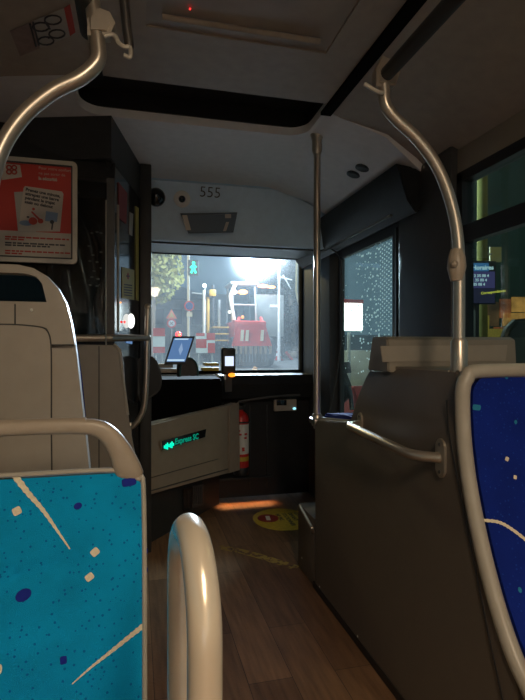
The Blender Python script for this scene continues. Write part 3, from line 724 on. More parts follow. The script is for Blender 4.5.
B().prism(catmull(pp, 3, True), (0, .035, 0), bev=.006).out('flap_body', 'dark', fl)
B().tube(catmull(pp, 3, True), .005, 8, closed=True).out('rim', 'dark_grey', fl)

# hoop handrail in the aisle, near
hp = thing('hoop_handrail', 'pale satin steel hoop handrail rising in front beside the teal seat', 'handrail', (.055, .55, 0))
zt = 1.03; ya_, yb_ = .445, .59; ra = (yb_-ya_)/2; xa1, xb1 = .0585, .050
arc = [V((xa1, ya_, 0)), V((xa1, ya_, .5)), V((xa1, ya_, zt-ra-.03))]+[V((xa1+(xb1-xa1)*(1-math.cos(R(a)))/2, (ya_+yb_)/2-ra*math.cos(R(a)), zt-ra-.016+ra*math.sin(R(a)))) for a in range(0, 181, 12)]+[V((xb1, yb_, zt-ra-.03)), V((xb1, yb_, .5)), V((xb1, yb_, 0))]
B().tube(arc, .0158, 28).out('hoop_tube', 'steel_satin', hp)
for x, y in ((xa1, ya_), (xb1, yb_)): B().lathe([(.035, 0), (.035, .006), (.02, .012)], (x, y, 0)).out('floor_flange', 'steel', hp)

# ================= left side seats =================
ls = thing('teal_seat', 'teal upholstered seat with beige grab handle facing backwards', 'seat', (-.2, 1.0, .0))
xcL, hwL = -.205, .2185
Lm = ['fabric_teal', 'stroke_white', 'blob_navy']
ob, PL, HL, upL, nL = seat_back(ls, xcL, hwL, (1.16, .928), (1.03, .40), .045, Lm,
    [(2, 'r', 129, 482, .0155, .009, 8), (2, 'e', 78, 506, .0085, .007, 20), (1, 'r', 17, 511, .0085, .008, 25), (1, 'r', 95, 552, .0085, .0075, 40), (1, 'r', 89.5, 577, .0085, .007, 35),
     (2, 'e', 23.5, 595, .0155, .0115, 25), (2, 'r', 63.5, 660, .0065, .0075, 5), (2, 'e', 146, 552, .004, .008, 0), (2, 'e', 146, 571, .004, .007, 0), (1, 'e', 0, 669, .004, .009, 0)],
    [(1, [(12, 474), (27, 492), (43, 510), (57, 530), (70, 549)], .0065, .0012), (1, [(145.5, 626), (130, 637), (108, 654), (90, 668), (72, 684)], .0058, .0008)], .014, crease=.36)
def frl(x, h, off=0): return V((0, 1.03, .40))+upL*h+V((x, 0, 0))+nL*off
hh = HL+.006
rim = [frl(xcL-hwL-.002, 0), frl(xcL-hwL-.002, hh-.07), frl(xcL-hwL+.012, hh-.02), frl(xcL-hwL+.06, hh), frl(xcL, hh+.002), frl(xcL+hwL-.06, hh), frl(xcL+hwL-.012, hh-.02), frl(xcL+hwL+.002, hh-.07), frl(xcL+hwL+.002, 0)]
B().tube(catmull(rim, 6), .0055, 10).out('shell_rim', 'shell_edge', ls)
B().prism([frl(a+xcL, h, -.012) for a, h in ((-hwL, 0), (hwL, 0), (hwL, hh-.06), (hwL-.05, hh), (-hwL+.05, hh), (-hwL, hh-.06))], -nL*.03, bev=.006).out('shell_back', 'shell_grey', ls)
B().prism([(xcL-hwL, y, z) for y, z in ((.62, .4), (.63, .44), (.9, .43), (1.0, .44), (1.04, .38), (.9, .36))], (2*hwL, 0, 0), bev=.012, seg=3).out('seat_cushion', 'fabric_teal', ls)
B().bb(xcL-.15, xcL+.15, .75, 1.1, 0, .37, bev=.01).out('seat_base', 'side_panel', ls)
# grab handle on top
def hx(u, v): return pY(u, v, 1.165)
oc = [hx(u, v) for u, v in ((148, 480), (141, 463), (131, 445), (119, 429), (106, 420), (88, 417))]
ic = [hx(u, v) for u, v in ((114, 480), (112.5, 466), (108.5, 453), (102, 442), (95, 436), (84, 433))]
xm = xcL
def mir(p): return V((2*xm-p.x, p.y, p.z))
outer = oc+[mir(p) for p in oc[::-1]]; inner = ic+[mir(p) for p in ic[::-1]]
rb = B(); n_ = len(outer)
# thick rounded band: ellipse cross sections between inner and outer
rings = []
for o, i_ in zip(outer, inner):
    c_ = (o+i_)/2; a = (o-i_)/2; k = 12; dy = V((0, .019, 0))
    rings.append([rb.bm.verts.new(c_+a*math.copysign(abs(math.cos(2*math.pi*q/k))**.7, math.cos(2*math.pi*q/k))+dy*math.copysign(abs(math.sin(2*math.pi*q/k))**.7, math.sin(2*math.pi*q/k))) for q in range(k)])
for a, b_ in zip(rings, rings[1:]):
    for q in range(12): rb._f([a[q], a[(q+1) % 12], b_[(q+1) % 12], b_[q]])
rb._f(rings[0]); rb._f(rings[-1][::-1])
gh = rb.out('grab_handle', 'handle_beige', ls)
md = bpy.data.objects[gh.name].modifiers.new('s', 'SUBSURF'); md.levels = 1; md.render_levels = 1
ca_ = (oc[-1]+ic[-1])/2; cb_ = mir(ca_)
B().tube([ca_, cb_], .0175, 18, sy=1).out('grip_sleeve', 'handle_beige', ls)
# grey forward-facing seat shell beyond
gs = thing('grey_seat', 'tall grey plastic seat shell with an arched grip opening, below the poster', 'seat', (-.37, 1.55, .0))
YG = 1.52
def gy(u, v): return pY(u, v, YG)
xg = gy(6, 300).x
half_o = [gy(u, v) for u, v in ((90, 478), (86, 440), (82, 405), (78, 368), (75, 345), (71, 322), (66, 303), (58, 288), (47, 276), (33, 268), (18, 264.5))]
half_i = [gy(u, v) for u, v in ((46.5, 302), (47, 299), (46.5, 296), (45.5, 292), (44, 288), (42, 284), (39, 280), (36, 277), (31, 275), (24, 273.5), (16, 273))]
def mg(p): return V((2*xg-p.x, p.y, p.z))
# upper arch
top = [p for p in half_o[4:]]; topi = half_i[:]
ua = half_o[4:]; ui = half_i[4:]; ui[0] = half_i[0]
b = B(); ou = ua+[mg(p) for p in ua[::-1]]; inn = ui+[mg(p) for p in ui[::-1]]
b.ring(ou, inn, (0, .045, 0))
arch = b.out('arch_frame', 'shell_grey', gs)
arch.modifiers.new('b', 'BEVEL').width = .006; arch.modifiers['b'].segments = 2
lo = [half_o[4], half_o[3], half_o[2], half_o[1], half_o[0], V((half_o[0].x, YG, .45))]
body = lo+[mg(p) for p in lo[::-1]]
B().prism([p+V((0, .004, 0)) for p in body], (0, .05, 0), bev=.01).out('back_shell', 'shell_grey', gs)
q = catmull([gy(u, v) for u, v in ((52, 478), (51.5, 430), (51.5, 380), (51, 345), (48, 332), (42, 327.5), (20, 325), (6, 324.5))], 4)
inset = q+[mg(p) for p in q[::-1]]
B().prism([p+V((0, -.004, 0)) for p in inset], (0, .012, 0), bev=.003).out('back_inset', 'shell_grey', gs)
B().tube([gy(52, 345)+V((0, -.001, 0)), gy(74, 345)+V((0, -.001, 0))], .0022, 6).out('seam', 'dark', gs)
B().tube([gy(15, 304), gy(15, 324)], .002, 6).out('seam', 'dark', gs)
B().tube([p+V((0, -.003, 0)) for p in inset], .0022, 6).out('inset_seam', 'dark', gs)
B().ball(gy(31.5, 310), .0045, (1, .6, 1), 8).out('screw', 'white', gs)
qq = [gy(u, v)+V((.002, .05, 0)) for u, v in ((88, 478), (84, 440), (81, 405), (77, 368), (73, 345), (68, 330), (62, 322))]
cu = qq+[mg(p) for p in qq[::-1]]
B().prism([V((p.x, YG+.055, p.z-.03)) for p in cu], (0, .05, 0), bev=.018, seg=3).out('cushion', 'fabric_navy', gs)
B().tube(catmull([V((p.x-.002, YG+.052, p.z)) for p in qq], 4), .005, 8).out('edge_trim', 'fabric_navy', gs, 'blue edge trim')
B().bb(xg-.22, xg+.22, YG+.05, YG+.5, .38, .46, bev=.02).out('seat_pan', 'fabric_navy', gs)
B().bb(xg-.15, xg+.15, YG+.1, YG+.4, 0, .4).out('seat_base', 'side_panel', gs)
# grey cab partition box below the handrail
cx = thing('cab_partition', 'grey curved plastic partition under the handrail behind the driver', 'partition', (-.25, 2.4, 0))
YQ = 2.40
ol = [pY(u, v, YQ) for u, v in ((60, 344), (100, 345), (116, 345), (121, 349), (123, 360), (125, 385), (128, 415), (134, 450), (140, 480))]
ol += [V((pY(140, 480, YQ).x, YQ, 0.0)), V((pY(60, 344, YQ).x, YQ, 0))]
B().prism(ol, (0, .045, 0), bev=.01).out('partition_panel', 'housing_grey', cx)
B().tube([pY(99, 346, YQ-.001), pY(99, 480, YQ-.001)], .0022, 6).out('seam', 'dark', cx)
B().tube(catmull([pY(u, v, YQ-.002) for u, v in ((114, 344), (119, 350), (121, 362), (124, 385), (128, 415))], 4), .006, 8).out('edge_bead', 'shell_edge', cx)

# ================= poster =================
po = thing('poster', 'red and cream notice poster in a pale metal frame behind the driver', 'poster', (-.7, 2.42, 1.6))
YPo = 2.425
def py(u, v, o=0): return pY(u, v, YPo-o)
A0 = py(-9, 156.5); fx0, fx1, fz0, fz1 = A0.x, py(77.5, 162).x, py(77.5, 264.5).z, py(77.5, 162.8).z
W_, H_ = fx1-fx0, fz1-fz0; cxp, czp = (fx0+fx1)/2, (fz0+fz1)/2
def rp_(w, h, r, y): return [(cxp+a, y, czp+c) for a, c in rrect(w, h, r)]
B().ring(rp_(W_, H_, .022, YPo-.012), rp_(W_-.045, H_-.045, .004, YPo-.012), (0, .02, 0)).out('frame', 'frame_alu', po)
B().ring(rp_(W_-.04, H_-.04, .004, YPo-.0135), rp_(W_-.052, H_-.052, .003, YPo-.0135), (0, .004, 0)).out('frame_lip', 'dark', po)
B().prism(rp_(W_-.04, H_-.04, .004, YPo-.002), (0, .01, 0)).out('sheet', 'paper', po)
sx0, sx1 = fx0+.022, fx1-.022; sz0, sz1 = fz0+.022, fz1-.022
def pr(x0, x1, z0, z1, y): return [(x0, y, z0), (x1, y, z0), (x1, y, z1), (x0, y, z1)]
zr = py(35, 232).z
B().prism(pr(sx0+.003, sx1-.003, zr, sz1-.003, YPo-.004), (0, .0015, 0)).out('red_field', 'poster_red', po, 'red upper field')
b = B(); b.prism([py(u, v, .006) for u, v in ((2, 163), (20, 165), (22, 177), (2, 180))], (0, .001, 0)); b.m(1)
for dx in (0, 1):
    for dz in (0, 1):
        c_ = py(9+dx*5.2, 167.5+dz*4.4, .0075); o_ = [(c_.x+.0125*math.cos(R(a)), c_.y, c_.z+.0125*math.sin(R(a))) for a in range(0, 360, 30)]; i_ = [(c_.x+.006*math.cos(R(a)), c_.y, c_.z+.006*math.sin(R(a))) for a in range(0, 360, 30)]
        b.ring(o_, i_, (0, .0008, 0))
b.out('logo', ['paper', 'ink_red'], po, 'cream tag with a red knotted logo')
def ptxt(s_, u, v, h, k, nm, rotd=0, bold=0):
    bt = B(); a = R(rotd); text_mesh(bt, s_, h, py(u, v, .009), (math.cos(a), 0, math.sin(a)), (-math.sin(a), 0, math.cos(a)), .0006, bold)
    return bt
bt = ptxt('Pour votre confort,', 38.5, 169, .0175, 0, 0, -1)
for s_, v in (('ne pas sortir de', 173.6),):
    text_mesh(bt, s_, .0175, py(38.5, v+.6, .009), (1, 0, -.01), (0.01, 0, 1), .0006)
text_mesh(bt, 'la sécurité', .0185, py(38.5, 179.5, .009), (1, 0, -.01), (.01, 0, 1), .0006, .0012)
bt.out('headline', 'paper', po)
def card(pts, o, nm, m): return B().prism([py(u, v, o) for u, v in pts], (0, .0012, 0), bev=.0005).out(nm, m, po)
card([(14, 192), (36, 191), (36, 232), (18, 232)], .0055, 'card', 'paper_grey')
cd2 = card([(25, 186), (62, 191.5), (63.5, 194), (60, 231.5), (18, 231.5), (23.5, 188)], .0075, 'card', 'paper')
bt = B(); an = R(-8)
for i, s_ in enumerate(('Prenez une minute,', 'attrapez une barre', 'pendant le trajet', 'assis ou debout')):
    text_mesh(bt, s_, .0185, py(25.5-.3*i, 190.6+4.1*i, .0095), (math.cos(an), 0, math.sin(an)), (-math.sin(an), 0, math.cos(an)), .0006, .0008)
bt.out('card_text', 'ink', po)
b = B()
def blob(u, v, rx, rz, y=.0105): 
    c_ = py(u, v, y); b.prism([(c_.x+rx*math.cos(R(a)), c_.y, c_.z+rz*math.sin(R(a))) for a in range(0, 360, 30)], (0, .0006, 0))
b.m(1); blob(26, 223, .028, .012, .0095); b.prism([py(u, v, .0095) for u, v in ((46, 211), (58, 213), (57, 222), (45, 221))], (0, .0006, 0))
b.m(0); blob(33, 221, .018, .017); blob(40.5, 221, .012, .011); blob(33.5, 209, .006, .006)
b.prism([py(u, v, .0115) for u, v in ((31, 212), (32, 211), (42.5, 221), (41, 223))], (0, .0006, 0))
b.m(2); blob(52, 222, .009, .009); b.prism([py(u, v, .0115) for u, v in ((52, 222), (53.5, 222), (52.5, 230), (51, 229.5))], (0, .0006, 0)); blob(28, 217, .006, .004)
b.out('card_drawing', ['ink_red', 'ink_blue', 'ink'], po)
b = B()
for v, u1, k in ((236.5, 69, 0), (238.8, 24, 0), (242.5, 67, 1), (244.8, 50, 1), (250.5, 70, 0), (253, 22, 0)):
    b.mi = k; p, q_ = py(5, v, .004), py(u1, v, .004); x = p.x
    while x < q_.x-.01:
        l = random.uniform(.012, .03); b.bb(x, min(x+l, q_.x), YPo-.004, YPo-.0035, p.z-.0035, p.z+.0035); x += l+.004
b.out('small_print', ['ink_red', 'ink'], po)

# black jacket hanging behind the cab glass
jk = thing('hanging_jacket', 'glossy black jacket hanging in the driver cab beside the poster', 'jacket', (-.35, 2.6, 1.2))
b = B(); NX = 26; zz = [1.22, 1.28, 1.36, 1.45, 1.54, 1.63, 1.72, 1.8, 1.86]; wd = [.11, .13, .14, .14, .13, .13, .12, .09, .03]
rows = []
for z, w_ in zip(zz, wd):
    rows.append([b.bm.verts.new((-.285+w_*math.cos(2*math.pi*i/NX)*(1+.08*math.sin(z*30)), 2.56+(.05+.018*math.sin(5*2*math.pi*i/NX+z*7))*math.sin(2*math.pi*i/NX), z+.01*math.sin(i))) for i in range(NX)])
for a, c_ in zip(rows, rows[1:]):
    for i in range(NX): b._f([a[i], a[(i+1) % NX], c_[(i+1) % NX], c_[i]])
b._f(rows[0]); b._f(rows[-1])
jb = b.out('jacket_body', 'leather', jk, sharp=80); jb.modifiers.new('s', 'SUBSURF').render_levels = 2
B().tube(catmull([(-.17, 2.55, 1.8), (-.14, 2.53, 1.6), (-.17, 2.52, 1.38), (-.13, 2.52, 1.24)], 6), [.035+.006*math.sin(i*1.4) for i in range(19)], 12).out('sleeve', 'leather', jk)
B().tube(catmull([(-.285, 2.55, 1.85), (-.285, 2.55, 1.92), (-.27, 2.52, 1.94), (-.26, 2.48, 1.93)], 4), .004, 8).out('hanger_hook', 'steel', jk)
# dotted highlights of the glossy jacket, put in as white beads
for u, v in ((92, 233), (97, 232), (101, 233), (89, 246), (93, 255), (97, 262), (101, 268), (90, 261), (94, 271), (98, 279), (92, 277), (97, 286), (102, 290), (90, 285), (101, 252), (100, 285)):
    B().ball(pY(u, v, 2.5), .0055, (1.4, .4, .8), 8).out('glint', 'white', jk, 'small painted stud')

# ================= ceiling hatch, sticker, vents =================
rh = thing('roof_hatch', 'framed glossy roof hatch panel in the middle of the ceiling', 'hatch', (.3, 1.3, 2.28))
hx0, hx1, hy0, hy1 = -.02, .72, .6, 1.78
B().ring([(hx0, hy0, 2.28), (hx1, hy0, 2.28), (hx1, hy1, 2.28), (hx0, hy1, 2.28)], [(hx0+.05, hy0+.05, 2.28), (hx1-.05, hy0+.05, 2.28), (hx1-.05, hy1-.05, 2.28), (hx0+.05, hy1-.05, 2.28)], (0, 0, .02)).out('hatch_frame', 'ceiling_brown', rh)
B().bb(hx0+.05, hx1-.05, hy0+.05, hy1-.05, 2.287, 2.297).out('hatch_panel', mat('hatch_gloss', (.36, .31, .26), .28, bump=.35, bscale=7, noise=.25, scale=4), rh)
B().tube([(hx0+.1, hy1-.12, 2.275), (hx1-.1, hy1-.12, 2.275)], .01).out('hatch_handle', 'ceiling_brown', rh)
B().ball(pZ(190, 9, 2.28), .003).out('indicator', 'led_red', rh, 'small red light')
# safety sticker on the left cove
def on_c(u, v, off=.003):
    p0, p1 = V((-.17, 0, ZT)), V((-.5, 0, 2.26)); n_ = V((p1.z-p0.z, 0, -(p1.x-p0.x))).normalized()
    if n_.z > 0: n_ = -n_
    return pP(u, v, p0+n_*off, n_), n_
st = thing('ceiling_sticker', 'faded safety sticker with two scissor symbols on the left ceiling panel', 'sticker', on_c(45, 35)[0])
n_c = on_c(0, 0)[1]
B().prism([on_c(*p)[0] for p in ((33, 21), (70, 5), (75, 34), (40, 48))], n_c*.001).out('sticker_sheet', 'paper_grey', st)
B().prism([on_c(*p)[0] for p in ((10, 31), (33, 21), (40, 48), (20, 56))], n_c*.001).out('faded_part', mat('faded_pink', (.26, .19, .17), .6, noise=.2, scale=30), st)
B().prism([on_c(*p, .005)[0] for p in ((64, 8), (70, 4), (75.5, 32), (70, 36))], n_c*.001).out('red_band', 'ink_red', st)
b = B()
for u0, v0 in ((41, 27), (53, 20), (46, 41), (57, 34)):
    c_ = on_c(u0, v0, .006)[0]; ex = (on_c(60, 20)[0]-on_c(40, 28)[0]).normalized(); ey = n_c.cross(ex)
    b.tube([c_+ex*.028*math.cos(R(a))+ey*.022*math.sin(R(a)) for a in range(0, 360, 30)], .0028, 6, closed=True)
for l in (((45, 22), (50, 29)), ((48, 38), (52, 37)), ((30, 24), (36, 46)), ((33, 22), (39, 45))):
    b.tube([on_c(*l[0], .006)[0], on_c(*l[1], .006)[0]], .003, 6)
b.out('scissor_symbols', 'ink', st)
for u, v, lab in ((354, 174, 'black oval ceiling vent nearer the centre pole'), (363, 167.5, 'black oval ceiling vent nearer the right wall')):
    # on the sloping front ceiling
    p0, p1 = V((.86, 0, ZT)), V((1.15, 0, 2.22)); n_ = V((p1.z-p0.z, 0, -(p1.x-p0.x))).normalized(); n_ = n_ if n_.z < 0 else -n_
    c_ = pP(u, v, V((.86, 0, ZT)), n_); c_ = pP(u, v, V((.86, 0, ZT-.004)) , n_)
    t_ = thing('ceiling_vent', lab, 'vent', c_)
    B().lathe([(.042, 0), (.042, .006), (.034, .01)], c_, n_, 20).out('vent_ring', 'black', t_)
    B().lathe([(.03, .006), (.03, .012)], c_, n_, 20).out('vent_core', 'dark', t_)
# ceiling lamps behind the camera (the saloon lights)
cl = thing('ceiling_lamp', 'warm strip lamp on the saloon ceiling', 'lamp', (.3, -.9, 2.28))
B().bb(.2, .42, -1.9, -.3, 2.285, 2.3).out('lamp_housing', 'white', cl)
B().bb(.22, .4, -1.88, -.32, 2.275, 2.285).out('lamp_diffuser', 'lamp_ceiling', cl)

# ================= OUTSIDE =================
def gz(y): return -.35+.0525*max(0, y-5)
b = B(); b.mi = 0
v_ = [[b.bm.verts.new((x, y, gz(y))) for x in (-60, 0, 10, 60)] for y in (-10, 5, 12, 20, 30, 60, 90)]
for a, c_ in zip(v_, v_[1:]):
    for i in range(3): b._f([a[i], a[i+1], c_[i+1], c_[i]])
struct(b, 'ground', mat('asphalt', (.16, .165, .16), .75, noise=.25, scale=2, bump=.4, bscale=20))
def G(u, y, v=350): return pY(u, v, y)     # point over the ground
for kk, c_, rr in (('o_red', (.6, .03, .02), .4), ('o_yel', (.6, .36, .06), .5), ('o_dark', (.03, .03, .032), .6), ('o_grey', (.3, .31, .3), .6), ('o_white', (.75, .75, .72), .5), ('o_wall', (.3, .27, .24), .8), ('o_rub', (.25, .2, .15), .9), ('o_black', (.01, .01, .01), .6)):
    mk(kk, c_, rr, noise=.15, scale=3)
K['o_headlight'] = emis('o_headlight', (.75, .88, 1), 60)
K['o_lamp2'] = emis('o_lamp2', (.75, .9, 1), 30)
K['o_beacon'] = emis('o_beacon', (1, .3, .05), 9)
K['o_green'] = emis('o_green', (0, 1, .45), 3)
K['o_sign'] = emis('o_sign', (.95, 1, .95), 3.2)
K['o_winlit'] = emis('o_winlit', (1, .5, .12), .35)
K['o_winlit2'] = emis('o_winlit2', (.9, .95, 1), .8)
# loader
YLd = 21.
ld = thing('loader', 'red wheel loader facing the bus with raised bucket and bright work lamp', 'loader', (G(252, YLd).x, YLd, gz(YLd)))
def L(u, v, dy=0): return pY(u, v, YLd+dy)
bk = [L(237, 325, -1.), L(265, 325, -1.), L(267, 333, -1.2), L(272, 346, -1.4), L(270, 346, -1.4), L(234, 346, -1.4), L(232, 346, -1.4), L(235, 333, -1.2)]
b = B().prism(bk, (0, .12, 0)); b.prism([L(232, 346, -1.4), L(236, 326, -1.0), L(236, 326, 0), L(234, 350, -.3)], (.08, 0, 0)); b.prism([L(272, 346, -1.4), L(266, 326, -1.), L(266, 326, 0), L(270, 350, -.3)], (-.08, 0, 0))
b.out('bucket', 'o_red', ld)
b = B()
for i in range(8):
    u = 235+i*4.9; b.prism([L(u, 346, -1.45), L(u+2.5, 346, -1.45), L(u+2.2, 354, -1.5), L(u+.4, 354, -1.5)], (0, .08, 0))
b.out('bucket_teeth', 'o_rub', ld)
B().bb(L(238, 340, 0).x, L(267, 340, 0).x, YLd-.4, YLd+1.8, L(250, 366).z, L(250, 338).z, bev=.05).out('grille_body', mat('o_brown', (.1, .075, .05), .7, noise=.3, scale=6), ld)
b = B()
for i in range(9): b.box(L(240+i*3.1, 353, -.42), (.035, .05, .75))
b.out('grille_bars', 'o_grey', ld)
B().bb(L(236, 350).x, L(269, 350).x, YLd+.4, YLd+2.6, L(250, 345).z, L(250, 320).z, bev=.08).out('bonnet', 'o_red', ld)
for u in (236, 268):
    for dy in (.2, 2.6): B().lathe([(.3, -.2), (.6, -.2), (.65, -.12), (.65, .12), (.6, .2), (.3, .2)], (L(u, 350).x, YLd+dy, gz(YLd+dy)+.62), (1, 0, 0), 20).out('wheel', 'o_black', ld)
x0, x1, z0, z1 = L(231, 0, 1.6).x, L(257, 0, 1.6).x, L(0, 322, 1.6).z, L(0, 277, 1.6).z
for x in (x0, x1):
    for y in (YLd+1.6, YLd+3): B().tube([(x, y, z0-.6), (x+(.1 if x == x0 else -.1), y, z1)], .05, 8).out('cab_post', 'o_grey', ld)
for z in (z0, (z0+z1)/2, z1): B().tube([(x0, YLd+1.6, z), (x1, YLd+1.6, z)], .04, 8).out('cross_bar', 'o_grey', ld)
B().bb(x0-.05, x1+.05, YLd+1.4, YLd+3.1, z1, z1+.12, bev=.03).out('cab_roof', 'o_grey', ld)
B().bb(x0+.1, x1-.1, YLd+1.62, YLd+1.64, z0, z1-.05).out('cab_glass', glass('lglass', (.7, .8, .85), .15), ld)
for s_ in (-1, 1):
    B().tube([L(250+s_*16, 352, -.3), L(250+s_*14, 330, .4), L(250+s_*11, 318, 1.4)], .07, 8).out('lift_arm', 'o_red', ld)
wl_ = L(249, 262, 1.2)
B().tube([(wl_.x, YLd+1.7, z1), (wl_.x, YLd+1.7, wl_.z)], .035, 8).out('lamp_mast', 'o_grey', ld)
B().ball(wl_, .24, (1.3, .5, 1)).out('work_lamp', 'o_headlight', ld, 'blinding white work lamp')
B().ball(L(243, 292, 1.5), .13, (1.7, .7, .8)).out('beacon', 'o_beacon', ld, 'orange beacon')
B().ball(L(235, 292, 1.5), .09).out('cab_lamp', emis('o_l3', (.9, .95, 1), 12), ld, 'small white lamp')
B().ball(L(229.5, 312, 0), .06).out('cab_lamp', emis('o_l4', (1, .9, .7), 4), ld, 'small warm lamp')
B().ball(L(242.5, 317, 0), .07).out('beacon', 'led_orange', ld, 'small orange beacon')
for x, u in ((0, 241), (1, 246), (2, 261)): B().prism([L(u, 330, -1.32), L(u+3, 330, -1.32), L(u+2.2, 341, -1.44), L(u-.8, 341, -1.44)], (0, -.02, 0)).out('chevron_mark', 'o_white', ld)
B().tube([L(234, 320, 1.5), L(230, 296, 1.5), L(236, 282, 1.5)], .09, 8).out('side_mirror_arm', 'o_white', ld)
b = B()
for i in range(46):
    u = random.uniform(244, 264); p = pY(u, 350, 16.5+random.uniform(0, 1)); b.ball((p.x, p.y, gz(p.y)+random.uniform(0, .3)*(1-abs(u-254)/11)), random.uniform(.05, .12), (1, 1, .8), 6)
b.out('debris_heap', mat('o_debris', (.5, .26, .07), .8, noise=.3, scale=4), None, 'low orange-brown heap of debris on the road in front of the red loader', 'debris', kind='stuff')
# truck box behind
tk = thing('truck', 'grey box truck parked behind the red loader', 'truck', (G(271, 26).x, 26, gz(26)))
def T_(u, v, y=26): return pY(u, v, y)
B().bb(T_(256, 0).x, T_(284, 0).x, 26, 29, T_(0, 335).z, T_(0, 287).z, bev=.06).out('cargo_box', 'o_grey', tk)
B().bb(T_(270, 0, 25.97).x, T_(280, 0, 25.97).x, 25.93, 26, T_(0, 301.5).z, T_(0, 298.5).z).out('light_bar', 'o_winlit2', tk, 'white lit bar')
B().ball(T_(263, 286, 25.9), .16, (2, .6, .6)).ball(T_(271, 287, 25.9), .12, (2, .6, .6)).out('roof_beacon', 'o_beacon', tk, 'orange beacon')
for u in (259, 281): B().lathe([(.25, -.15), (.5, -.15), (.5, .15), (.25, .15)], (T_(u, 0).x, 26.3, gz(26)+.5), (1, 0, 0), 16).out('wheel', 'o_black', tk)
B().bb(T_(257, 0).x, T_(283, 0).x, 26.1, 26.5, gz(26)+.4, T_(0, 334).z).out('bumper', 'o_dark', tk)
# street lamp pole
sl = thing('street_lamp', 'tall grey street lamp with lit head right of the loader', 'street lamp', (G(279, 24).x, 24, gz(24)))
p = pY(279, 262, 24)
B().tube([(p.x, 24, gz(24)), (p.x, 24, p.z)], [.09, .05], 10).out('pole', 'o_white', sl)
B().ball(p, .13, (1.3, 1, .9)).out('lamp_head', 'o_lamp2', sl, 'lit white lamp head')
B().tube([pY(279, 277, 24), pY(292, 280, 24)], .03, 8).tube([pY(283, 275, 24), pY(291, 289, 24)], .03, 8).out('bracket_arm', 'o_grey', sl)
# pedestrian signal
ps = thing('pedestrian_signal', 'pedestrian traffic signal with green walking figure on a pale post', 'traffic light', (G(189, 20).x, 20, gz(20)))
p = pY(188.5, 256, 20)
B().tube([(p.x, 20, gz(20)), (p.x, 20, p.z+1)], .055, 10).out('post', 'o_white', ps)
c_ = pY(193.5, 267.5, 19.9)
B().box(c_+V((0, .12, 0)), (.42, .2, .62), bev=.03).out('signal_head', 'o_dark', ps)
b = B().ball(c_+V((0, -.02, .17)), .065, (1, .3, 1), 10)
for P_ in (((0, .12), (0, -.02)), ((0, -.02), (-.09, -.22)), ((0, -.02), (.09, -.22)), ((0, .09), (-.11, -.02)), ((0, .09), (.11, -.0))):
    b.tube([c_+V((a, -.02, z)) for a, z in P_], .04, 6)
b.out('walking_figure', 'o_green', ps, 'lit green walking figure')
c_ = pY(189.2, 306, 19.85)
b = B().lathe([(.2, 0), (.2, .02)], c_, (0, -1, 0)).m(1).lathe([(.15, .02), (.15, .03)], c_, (0, -1, 0)); b.out('round_sign', ['o_red', mat('sign_blue', (.03, .07, .35), .5)], ps, 'round no-parking sign, blue with a red rim')
B().box(pY(189.5, 314.5, 19.85), (.22, .02, .17)).out('sign_plate', 'o_white', ps)
# warning signs
wsn = thing('road_sign_post', 'triangular roadworks sign above a round red-rimmed sign at left', 'road sign', (G(171, 28).x, 28, gz(28)))
c_ = pY(171.5, 315, 28)
B().tube([(c_.x, 28.05, gz(28)), (c_.x, 28.05, c_.z)], .04, 8).out('post', 'o_grey', wsn)
b = B().prism([c_+V((a, 0, z)) for a, z in ((-.3, -.2), (.3, -.2), (0, .32))], (0, -.02, 0)); b.m(1); b.prism([c_+V((a, -.025, z)) for a, z in ((-.17, -.13), (.17, -.13), (0, .17))], (0, -.01, 0))
b.out('triangle_sign', [mat('o_orange', (.8, .14, .04), .5), 'o_yel'], wsn)
c2 = c_+V((0, 0, -.46))
b = B().lathe([(.26, 0), (.26, .02)], c2, (0, -1, 0)).m(1).lathe([(.17, .02), (.17, .03)], c2, (0, -1, 0)).m(2); b.tube([c2+V((-.09, -.035, .09)), c2+V((.09, -.035, -.09))], .02, 6); b.tube([c2+V((.09, -.035, .09)), c2+V((-.09, -.035, -.09))], .02, 6)
b.out('round_sign', ['o_red', 'o_white', 'o_dark'], wsn)
# barrier boards
def barrier(u0, u1, v0, v1, y, lab, pat):
    t = thing('barrier_board', lab, 'barrier', (G((u0+u1)/2, y).x, y, gz(y)))
    p, q = pY(u0, v0, y), pY(u1, v1, y)
    B().bb(p.x, q.x, y, y+.03, q.z, p.z).out('board', 'o_white', t)
    for a0, a1, b0, b1 in pat:
        B().bb(p.x+(q.x-p.x)*a0, p.x+(q.x-p.x)*a1, y-.006, y, p.z+(q.z-p.z)*b1, p.z+(q.z-p.z)*b0).out('red_stripe', 'o_red', t)
    for x in (p.x+.05, q.x-.05): B().tube([(x, y+.05, gz(y)), (x, y+.05, q.z+.02)], .02, 8).out('post', 'o_grey', t)
barrier(153, 165, 328, 353, 9, 'red and white barrier board at the far left of the windscreen', ((0, 1, 0, .33), (0, 1, .75, 1)))
barrier(196, 215, 333, 353, 9.5, 'red and white barrier board beside the tablet in the windscreen', ((.55, 1, .0, .35), (0, .45, .0, .15), (.62, 1, .5, 1), (0, .55, .3, .75)))
wr = thing('warning_lamp', 'round red warning lamp glowing above the tablet outside', 'warning lamp', (G(178.5, 12).x, 12, gz(12)))
B().ball(pY(178.5, 334.5, 12), .075).out('lens', 'led_red', wr); B().ball(pY(179.3, 335, 11.9), .03).out('bulb', 'led_orange', wr)
p = pY(178.5, 335, 12); B().tube([(p.x, 12.05, gz(12)), (p.x, 12.05, p.z)], .02, 8).out('post', 'o_dark', wr)
